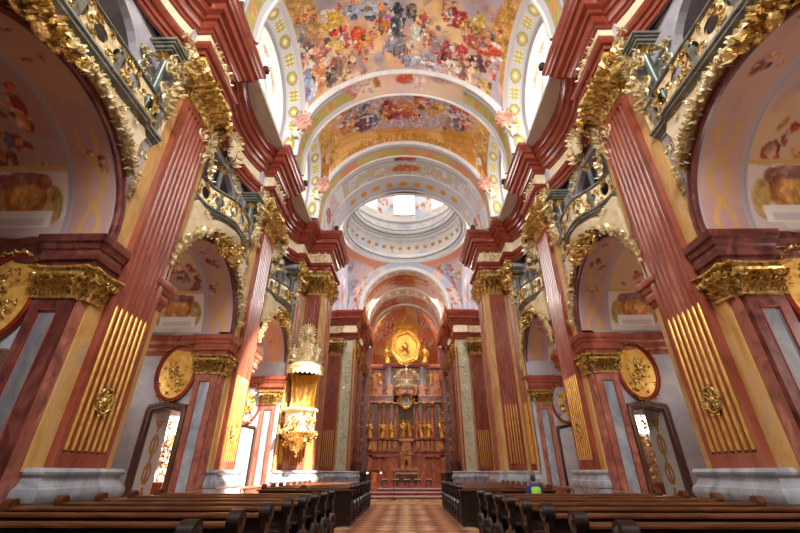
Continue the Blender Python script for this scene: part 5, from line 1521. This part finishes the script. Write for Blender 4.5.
def f(m):
    for s in (-1, 1):
        ornfield(m, lambda u, v: (s * (4.35 + .1 * u), AY + .3, 5.2 + 8.0 * v), 1, 26, .5, rg, (0, -1, 0))
        ornfield(m, lambda u, v: (s * (2.75) - .12 + .24 * u, AY + .34, 5.4 + 3.4 * v), 1, 9, .3, rg, (0, -1, 0))
        ornfield(m, lambda u, v: (s * (1.3 + 2.9 * u), AY + .15, 10.1 + .9 * v), 8, 2, .4, rg, (0, -1, 0), .8)
        ornfield(m, lambda u, v: (s * (.5 + 1.2 * u), AY + .2, 12.2 + 1.2 * v), 4, 3, .4, rg, (0, -1, 0), .8)
A(f, 'gilded_trails', 'gold_altar', 50)
def f(m): m.bbox(-.98, .98, AY + .42, AY + .52, 5.0, 9.9, .02)
A(f, 'niche_curtain', 'niche_brown')
for s in (-1, 1):
    for x in (2.0, 3.3): A(lambda m: m.bbox(s * x - .32, s * x + .32, AY - .1, AY + .5, 9.95, 11.2, .03), 'attic_plinth', 'altar_marble')
    A(lambda m: m.bbox(s * 1.75, s * 2.45, AY, AY + .5, 11.2, 11.4, .02), 'attic_plinth', 'altar_marble')
for s in (-1, 1):
    m = MB(); m.lathe([(.3, 11.4), (.26, 11.5), (.26, 13.2), (.3, 13.3), (.34, 13.5)], (AX + s * 2.1, AY + .2, 0), 12); o = obj('upper_column', m, 'marble_grey', th, 40)
def f(m):
    m.bbox(-2.9, 2.9, AY - .1, AY + .8, 13.5, 13.65, .02); m.bbox(-3.0, 3.0, AY - .2, AY + .8, 13.65, 13.9, .05); m.bbox(-4.6, -2.6, AY + .1, AY + .8, 13.3, 13.6, .03); m.bbox(2.6, 4.6, AY + .1, AY + .8, 13.3, 13.6, .03)
A(f, 'upper_cornice', 'marble_red_deep')
GZ = 16.1
def f(m):
    rings = []
    for k in range(49):
        a = 2 * PI * k / 48; wv = 1 + .06 * math.sin(6 * a)
        rings.append([((1.45 + d) * wv * math.cos(a), AY - e, GZ + (1.85 + d) * wv * math.sin(a)) for d, e in ((-.1, -.1), (-.05, .25), (.12, .32), (.25, .22), (.4, .3), (.5, .1), (.5, -.1))])
    m.loft(rings, False)
    for k in range(60):
        a = 2 * PI * k / 60; tuft(m, (1.85 * math.cos(a), AY - .2, GZ + 2.25 * math.sin(a)), (math.cos(a), 0, math.sin(a)), (0, -1, 0), .42, rg, 3)
    for k in range(20): tuft(m, (rg.uniform(-.7, .7), AY - .2, 18.4 + rg.uniform(0, .5)), (rg.uniform(-1, 1), 0, 1), (0, -1, 0), .45, rg, 3)
A(f, 'glory_frame', 'gold_altar', 50)
def f(m):
    m.loft([[(1.4 * q * math.cos(2 * PI * k / 32), AY - .05 - .1 * (1 - q), GZ + 1.8 * q * math.sin(2 * PI * k / 32)) for k in range(32)] for q in (.02, .3, .6, 1)], True)
A(f, 'glory_field', 'gold_altar', 60)
def f(m):
    for k in range(26): tuft(m, (rg.gauss(0, .4), AY - .2, GZ - .5 + rg.gauss(0, .5)), (rg.uniform(-1, 1), 0, rg.uniform(-.3, 1)), (0, -1, 0), .36, rg, 3)
    m.ball((0, AY - .25, GZ), .3, .2, .4, 10); m.ball((0, AY - .25, GZ + .5), .16, .16, .2, 8)
A(f, 'glory_figures', 'gold_altar', 50)
def f(m): m.bbox(-1.25, 1.25, AY - 2.4, AY - 1.2, 1.5, 1.68, .03)
A(f, 'altar_slab', 'marble_pink')
def f(m): 
    m.bbox(-1.1, 1.1, AY - 2.25, AY - 1.3, .48, 1.5, .03)
    for x in (-.8, -.25, .3, .8): m.bbox(x - .12, x + .12, AY - 2.32, AY - 2.2, .5, 1.48, .02)
A(f, 'altar_table', 'marble_maroon')
def f(m): m.bbox(-1.5, 1.5, AY - 1.3, AY - .2, .48, 1.9, .03); m.bbox(-.62, .62, AY - 1.1, AY - .3, 1.9, 3.2, .04); m.bbox(-.75, .75, AY - 1.15, AY - .25, 3.2, 3.4, .04); m.bbox(-.5, .5, AY - 1.0, AY - .3, 3.4, 4.6, .04); m.bbox(-.85, .85, AY - 1.1, AY - .1, 4.6, 4.95, .06)
A(f, 'tabernacle', 'altar_orange')
def f(m):
    for s in (-1, 1):
        m.lathe([(.09, 1.9), (.06, 2.0), (.06, 3.0), (.1, 3.1), (.1, 3.2)], (s * .5, AY - 1.2, 0), 8)
    ornfield(m, lambda u, v: (-.35 + .7 * u, AY - 1.15, 2.0 + 2.4 * v), 2, 6, .28, rg, (0, -1, 0))
A(f, 'tabernacle_gilding', 'gold_altar', 50)
def f(m): m.bbox(-.14, .14, AY - 1.18, AY - 1.1, 2.1, 2.75, .01)
A(f, 'tabernacle_niche', 'iron')
# round wreath with clock like shield
def f(m):
    for k in range(48):
        a = 2 * PI * k / 48; tuft(m, (.78 * math.cos(a), AY - .1, 9.3 + .85 * math.sin(a)), (math.cos(a + .5), 0, math.sin(a + .5)), (0, -1, 0), .24, rg, 3)
    m.tube([(.72 * math.cos(2 * PI * k / 32), AY - .1, 9.3 + .78 * math.sin(2 * PI * k / 32)) for k in range(33)], .09, 6, False)
    m.tube([(.36 * math.cos(2 * PI * k / 24), AY - .12, 9.3 + .38 * math.sin(2 * PI * k / 24)) for k in range(25)], .04, 5, False)
w_ = A(f, 'wreath', 'gold_altar', 50)
m = MB(); m.lathe([(.02, 0)], (0, 0, 0), 3) if False else None
m.prism([(AX + .7 * math.cos(2 * PI * k / 28), 9.3 + .76 * math.sin(2 * PI * k / 28)) for k in range(28)], 'y', AY - .05, AY + .05); obj('shield', m, 'marble_grey_dark', w_, 20)
# statues of the altar
G = 'gilded saints on the high altar'
for k, (x, y, z, s_, rz, v, lb) in enumerate(((-4.2, AY - .3, 4.98, 1.95, .3, 3, 'outermost gilded saint on the left of the high altar'), (-2.8, AY - .45, 4.98, 1.95, .2, 1, 'gilded saint between the two left columns of the altar'), (-1.75, AY - .45, 4.98, 1.9, 0, 0, 'gilded saint left of the altar niche'),
        (1.8, AY - .45, 4.98, 1.9, 0, 2, 'gilded saint right of the altar niche'), (2.8, AY - .45, 4.98, 1.95, -.2, 3, 'gilded saint between the two right columns of the altar'), (4.2, AY - .3, 4.98, 1.95, -.3, 2, 'outermost gilded saint on the right of the high altar'),
        (-.42, AY - .45, 5.15, 1.85, -.5, 1, 'left figure of the gilded pair on the tabernacle, leaning to its partner'), (.45, AY - .45, 5.15, 1.8, .5, 2, 'right figure of the gilded pair on the tabernacle, arm raised'))):
    figure(STAT[v], 'gilded_statue', 'gold_altar', (AX + x, y, z), s_, rz, lb, group=G)
for k, (x, z, s_, v, lb) in enumerate(((-3.3, 11.2, 1.7, 2, 'gilded attic statue farthest left above the altar columns'), (-1.15, 9.95, 1.3, 0, 'small gilded attic statue left of the hanging crown'), (1.2, 9.95, 1.3, 1, 'small gilded attic statue right of the hanging crown'), (3.3, 11.2, 1.7, 3, 'gilded attic statue farthest right above the altar columns'),
        (-2.4, 13.9, 2.3, 0, 'tall gilded statue left of the oval glory'), (2.45, 13.9, 2.3, 1, 'tall gilded statue right of the oval glory'))):
    figure(STAT[v], 'gilded_statue', 'gold_altar', (AX + x, AY - .05, z), s_, 0, lb, group='gilded statues on the altar attic')
for s, w2 in ((-1, 'left'), (1, 'right')):
    for q, z in enumerate((2.6, 3.7)):
        pass
    figure(CHER, 'cherub_statue', 'gold_altar', (s * 4.2, AY - .45, 3.55), 1.1, 0, 'gilded cherub below the outermost saint on the %s of the altar' % w2)
# papal crown hanging before the altar
th = thing('crown_canopy', 'large gilded crown hanging in front of the high altar', 'crown', (0.12, 46, 10.2))
cx, cy = .12, 46
m = MB(); m.lathe([(1.12, 10.35), (1.22, 10.4), (1.24, 10.75), (1.14, 10.8), (1.1, 10.6), (1.12, 10.35)], (cx, cy, 0), 32)
for k in range(24):
    a = 2 * PI * k / 24; d = Vector((math.cos(a), math.sin(a), 0)); leaf(m, Vector((cx, cy, 10.42)) + d * 1.2, (0, 0, -1), d, .4, .14, .35, 3)
obj('band', m, 'gold_pale', th, 50)
m = MB()
for k in range(8):
    a = 2 * PI * k / 8; d = Vector((math.cos(a), math.sin(a), 0))
    pts = [Vector((cx, cy, 10.8)) + d * 1.15, Vector((cx, cy, 11.35)) + d * 1.3, Vector((cx, cy, 11.85)) + d * 1.0, Vector((cx, cy, 12.05)) + d * .5, Vector((cx, cy, 11.9)) + d * .1]
    m.tube(pts, [.09, .08, .08, .07, .06], 6)
    for p in pts[:4]: m.ball(p + d * .08, .11, n=6)
    for q in range(3): tuft(m, Vector((cx, cy, 10.85)) + d * 1.2, (0, 0, 1), d, .5, rg, 3)
obj('arches', m, 'gold_pale', th, 50)
m = MB(); m.ball((cx, cy, 12.15), .2, n=12); m.tube([(cx, cy, 12.3), (cx, cy, 12.85)], .05, 5); m.tube([(cx - .18, cy, 12.62), (cx + .18, cy, 12.62)], .05, 5); obj('orb_and_cross', m, 'gold_pale', th, 40)
m = MB(); m.tube([(cx, cy, 12.8), (cx, cy, 22.4)], .012, 4); obj('cable', m, 'iron', th, 30)

# ================================================================ sanctuary furniture
def stall(sx, sd):
    th = thing('choir_stall', 'dark wooden choir stall along the %s wall before the altar' % sd, 'stall', (sx * 4.6, 44, .48))
    m = MB(sx); m.bbox(4.9, 5.05, 41.4, 47.6, .48, 2.3, .03); m.bbox(4.85, 5.1, 41.3, 47.7, 2.3, 2.42, .02); obj('back', m, 'wood_black', th, 20)
    m = MB(sx); m.bbox(4.35, 4.95, 41.5, 47.5, .85, .95, .02); obj('seat', m, 'wood_black', th, 20)
    for y in (41.4, 43.4, 45.5, 47.5):
        m = MB(sx); m.bbox(4.3, 5.0, y - .05, y + .05, .48, 1.45, .02); obj('armrest', m, 'wood_black', th, 20)
    m = MB(sx); m.bbox(3.75, 3.85, 41.6, 47.4, .48, 1.35, .02); m.bbox(3.6, 3.95, 41.6, 47.4, 1.35, 1.42, .01); obj('prie_dieu', m, 'wood_black', th, 20)
for sx, sd in SIDES: stall(sx, sd)
proto = None
for k, x in enumerate((-1.75, -.85, .05, .95, 1.85)):
    if proto is None:
        proto = thing('stool', 'low stool with a gilded cushion rim, leftmost of the five in front of the altar', 'stool', (x, 36.5, .48), 'five low stools before the altar')
        m = MB(); m.bbox(x - .26, x + .26, 36.3, 36.7, .92, .99, .02); obj('cushion', m, 'gold_reed', proto, 20)
        m = MB(); m.bbox(x - .24, x + .24, 36.32, 36.68, .84, .92, .01); obj('seat_frame', m, 'wood_black', proto, 20)
        for a in (-1, 1):
            for b_ in (-1, 1):
                m = MB(); m.tube([(x + a * .2, 36.5 + b_ * .15, .48), (x + a * .19, 36.5 + b_ * .14, .85)], [.025, .035], 6); obj('leg', m, 'wood_black', proto, 30)
    else:
        dup(proto, (x, 36.5, .48), 0, ['', 'low stool with a gilded cushion rim, second from the left before the altar', 'low stool with a gilded cushion rim, the middle one on the altar axis', 'low stool with a gilded cushion rim, second from the right before the altar', 'low stool with a gilded cushion rim, rightmost of the five in front of the altar'][k])
th = thing('lectern', 'brown wooden lectern at the left end of the altar steps', 'lectern', (-2.15, 30.2, .32))
m = MB(); m.bbox(-2.4, -1.92, 30.0, 30.4, .32, .42, .02); m.bbox(-2.33, -1.99, 30.05, 30.35, .42, 1.5, .02); obj('pedestal', m, 'altar_marble', th, 20)
m = MB(); m.loft([[(-2.45, 29.95, z), (-1.85, 29.95, z), (-1.85, 30.45, z - .12), (-2.45, 30.45, z - .12)] for z in (1.55, 1.62)], True, True); obj('book_rest', m, 'wood_pew', th, 20)
th = thing('microphone_stand', 'thin black microphone stand at the foot of the altar steps', 'stand', (-.75, 27.4, 0))
m = MB(); m.lathe([(.02, .05), (.16, .04), (.18, 0)], (-.75, 27.4, 0), 14); obj('foot', m, 'iron', th, 30)
m = MB(); m.tube([(-.75, 27.4, .03), (-.75, 27.4, 1.45)], .014, 6); obj('pole', m, 'iron', th, 30)
m = MB(); m.tube([(-.75, 27.4, 1.44), (-.75, 27.15, 1.52)], [.012, .025], 6); obj('microphone', m, 'iron', th, 30)
th = thing('people_altar', 'small portable altar table with white linen on the sanctuary platform', 'table', (0.05, 40.2, .48))
m = MB(); m.bbox(-1.0, 1.1, 39.9, 40.6, 1.38, 1.44, .01); obj('linen', m, 'linen', th, 20)
m = MB()
m.bbox(-1.0, 1.1, 39.92, 40.58, 1.3, 1.38, .01); obj('table_top', m, 'altar_marble', th, 20)
for a in (-.85, .0, .95):
    m = MB(); m.bbox(a - .08, a + .08, 40.0, 40.5, .48, 1.3, .02); obj('leg', m, 'marble_maroon', th, 20)
for k, (x, y, lb) in enumerate(((-3.0, 34.0, 'small glowing lamp on a stand left of the sanctuary'), (-2.05, 36.0, 'small glowing lamp on a stand behind the lectern'))):
    th = thing('standing_lamp', lb, 'lamp', (x, y, .48))
    m = MB(); m.lathe([(.15, .48), (.04, .52), (.02, .6), (.02, 1.35), (.05, 1.38)], (x, y, 0), 10); obj('stand', m, 'wood_black', th, 30)
    m = MB(); m.ball((x, y, 1.43), .05, n=10); obj('bulb', m, 'lamp_glow', th, 60)

# ================================================================ pews
PH = 1.05
def end_outline():
    """outline of a pew end in (y, z): curved front, scrolled shoulder, foot"""
    pts = [(-.16, 0), (.5, 0), (.5, .08), (.42, .14), (.4, .3), (.47, .44), (.5, .54), (.44, .6), (.3, .62), (.16, .66), (.1, .74), (.1, .86)]
    pts += [(.02 + .1 * math.cos(a), 1.04 + .11 * math.sin(a)) for a in [PI * (-.15 + 1.25 * k / 9) for k in range(10)]]
    pts += [(-.1, .82), (-.06, .66), (-.13, .5), (-.16, .34), (-.08, .2), (-.1, .1), (-.16, .06)]
    return pts
def make_pew(x0, x1, sx, label, group):
    """x0 inner end, x1 outer end, in |x|; origin at the aisle end on the floor"""
    th = thing('pew', label, 'pew', (0, 0, 0), group)
    m = MB(sx); m.box(x0 + .05, x1 - .05, .0, .035, .12, 1.0); 
    for k in range(5):
        a = x0 + .12 + (x1 - x0 - .24) * k / 5; b_ = x0 + .12 + (x1 - x0 - .24) * (k + 1) / 5
        m.bbox(a + .04, b_ - .04, -.025, .0, .3, .85, .02)
    obj('backrest', m, 'wood_pew_shaded', th, 20)
    m = MB(sx)
    prof = [(-.05, .985), (.05, .985), (.07, 1.0), (.07, 1.02), (.05, 1.04), (.0, PH), (-.05, 1.04), (-.08, 1.02), (-.08, 1.0)]
    m.loft([[(x, y, z) for y, z in prof] for x in (x0 + .06, x1 - .06)], True, True); obj('top_rail', m, 'wood_pew', th, 30)
    m = MB(sx); m.bbox(x0 + .05, x1 - .05, -.26, -.03, .74, .78, .01); obj('book_shelf', m, 'wood_pew_shaded', th, 20)
    m = MB(sx); m.bbox(x0 + .05, x1 - .05, .03, .46, .42, .46, .01); obj('seat', m, 'wood_pew_shaded', th, 20)
    m = MB(sx); m.bbox(x0 + .05, x1 - .05, -.42, -.24, .16, .2, .01); obj('kneeler', m, 'wood_pew', th, 20)
    for inner, xx in ((1, x0), (0, x1 - .07)):
        m = MB(sx); m.prism(end_outline(), 'x', xx, xx + .07); e = obj('end_panel', m, 'wood_black' if inner else 'wood_pew', th, 25)
        m = MB(sx)
        if inner:
            m.tube([(xx - .03, .0, 1.05), (xx + .1, .0, 1.05)], [.11, .11], 14)
            m.tube([(xx - .045, .0, 1.05), (xx - .03, .0, 1.05)], [.04, .07], 10)
            for (y, z, r) in ((.2, .3, .13), (.05, .52, .1), (.3, .5, .08), (.02, .76, .07), (.1, .14, .07)):
                scroll(m, (xx - .005, y, z), (0, 1, 0), (0, 0, 1), r, 1.4, .018, y * 9, 12, 1, 5)
                tuft(m, (xx - .005, y, z), (0, .3, 1), (-1, 0, 0), r * 1.2, random.Random(4), 3)
        else:
            m.tube([(xx - .03, .0, 1.05), (xx + .1, .0, 1.05)], [.1, .1], 12)
        obj('scroll', m, 'wood_black' if inner else 'wood_pew', e, 40)
    return th
ORD = ['first', 'second', 'third', 'fourth', 'fifth', 'sixth', 'seventh', 'eighth', 'ninth']
for sx, sd in SIDES:
    pr = make_pew(1.72, 5.95, sx, '', 'pews of the rear block on the ' + sd)
    for k in range(8):
        lb = 'dark wooden pew on the %s, %s row of the near block counted from the camera' % (sd, ORD[k])
        if k == 0: pr.location = (0, 3.75, 0); pr['label'] = lb
        else: dup(pr, (0, 3.75 + .985 * k, 0), 0, lb)
    pr = make_pew(1.75, 4.75, sx, '', 'pews of the front block on the ' + sd)
    for k in range(8):
        lb = 'dark wooden pew on the %s, %s row of the far block counted from the camera' % (sd, ORD[k])
        if k == 0: pr.location = (0, 14.75, 0); pr['label'] = lb
        else: dup(pr, (0, 14.75 + .98 * k, 0), 0, lb)
    # closed screen at the back of the front block
    th = thing('pew_screen', 'panelled wooden screen closing the rear of the far block of pews on the %s' % sd, 'screen', (sx * 3.2, 14.4, 0))
    m = MB(sx); m.box(1.75, 4.75, 14.36, 14.4, 0, .95)
    for k in range(4): m.bbox(1.85 + .73 * k, 2.48 + .73 * k, 14.33, 14.36, .15, .82, .02)
    obj('panel', m, 'wood_black', th, 20)
    m = MB(sx); m.bbox(1.7, 4.8, 14.28, 14.46, .95, 1.0, .015); m.prism([(3.05, 1.0), (3.15, 1.04), (3.22, 1.11), (3.3, 1.13), (3.38, 1.11), (3.45, 1.04), (3.55, 1.0)], 'y', 14.33, 14.4); obj('crest', m, 'wood_pew', th, 25)

# ================================================================ the visitor, seen from behind, standing between the two blocks on the right
vx, vy = 3.8, 13.3
th = thing('person', 'person in a blue jacket with a lime green backpack, standing behind the far pews', 'person', (vx, vy, 0))
m = MB()
for s in (-1, 1):
    m.tube([(vx + s * .075, vy, .74), (vx + s * .085, vy + .01, .4), (vx + s * .09, vy - .01, .08)], [.085, .058, .04], 10)
    m.tube([(vx + s * .09, vy - .03, .045), (vx + s * .1, vy + .15, .03)], [.042, .032], 8)
m.loft([[(vx + a * math.cos(t), vy + b_ * math.sin(t), z) for t in [2 * PI * k / 16 for k in range(16)]] for z, a, b_ in ((.68, .15, .1), (.8, .13, .09), (.95, .14, .09), (1.08, .17, .09), (1.14, .15, .075), (1.165, .06, .05), (1.22, .048, .048))], True, True)
m.ball((vx, vy + .015, 1.305), .07, .085, .105, 14); m.tube([(vx, vy + .09, 1.3), (vx, vy + .105, 1.29)], [.018, .014], 5)
for s in (-1, 1):
    m.tube([(vx + s * .16, vy, 1.11), (vx + s * .22, vy + .0, .9), (vx + s * .2, vy + .14, .76), (vx + s * .12, vy + .2, .78)], [.048, .042, .034, .024], 8)
    m.ball((vx + s * .095, vy + .22, .785), .028, .036, .024, 8); m.ball((vx + s * .072, vy + .01, 1.3), .012, .018, .026, 6)
bm_ = remeshed(m, .016, 2); bm_.materials.append(MATS['skin']); o = bpy.data.objects.new('body', bm_); COL.objects.link(o); o.parent = th; o.location = (-vx, -vy, 0)
m = MB()
m.loft([[(vx + a * math.cos(t), vy + b_ * math.sin(t), z) for t in [2 * PI * k / 20 for k in range(20)]] for z, a, b_ in ((.66, .175, .125), (.8, .16, .115), (.95, .17, .115), (1.08, .195, .115), (1.145, .17, .095), (1.175, .09, .07), (1.2, .065, .062))], True, False)
for s in (-1, 1): m.tube([(vx + s * .155, vy, 1.12), (vx + s * .225, vy, .9), (vx + s * .2, vy + .14, .77)], [.068, .058, .046], 10)
obj('jacket', m, 'cloth_blue', th, 60)
m = MB(); m.bbox(vx - .12, vx + .12, vy - .23, vy - .1, .78, 1.12, .04); obj('backpack', m, 'cloth_lime', th, 60)
m = MB(); m.ball((vx, vy - .005, 1.33), .08, .088, .1, 14); obj('hair', m, 'hair', th, 60)
m = MB()
for s in (-1, 1): m.tube([(vx + s * .075, vy, .76), (vx + s * .087, vy + .01, .4), (vx + s * .09, vy, .09)], [.1, .074, .06], 10)
obj('trousers', m, 'hair', th, 60)
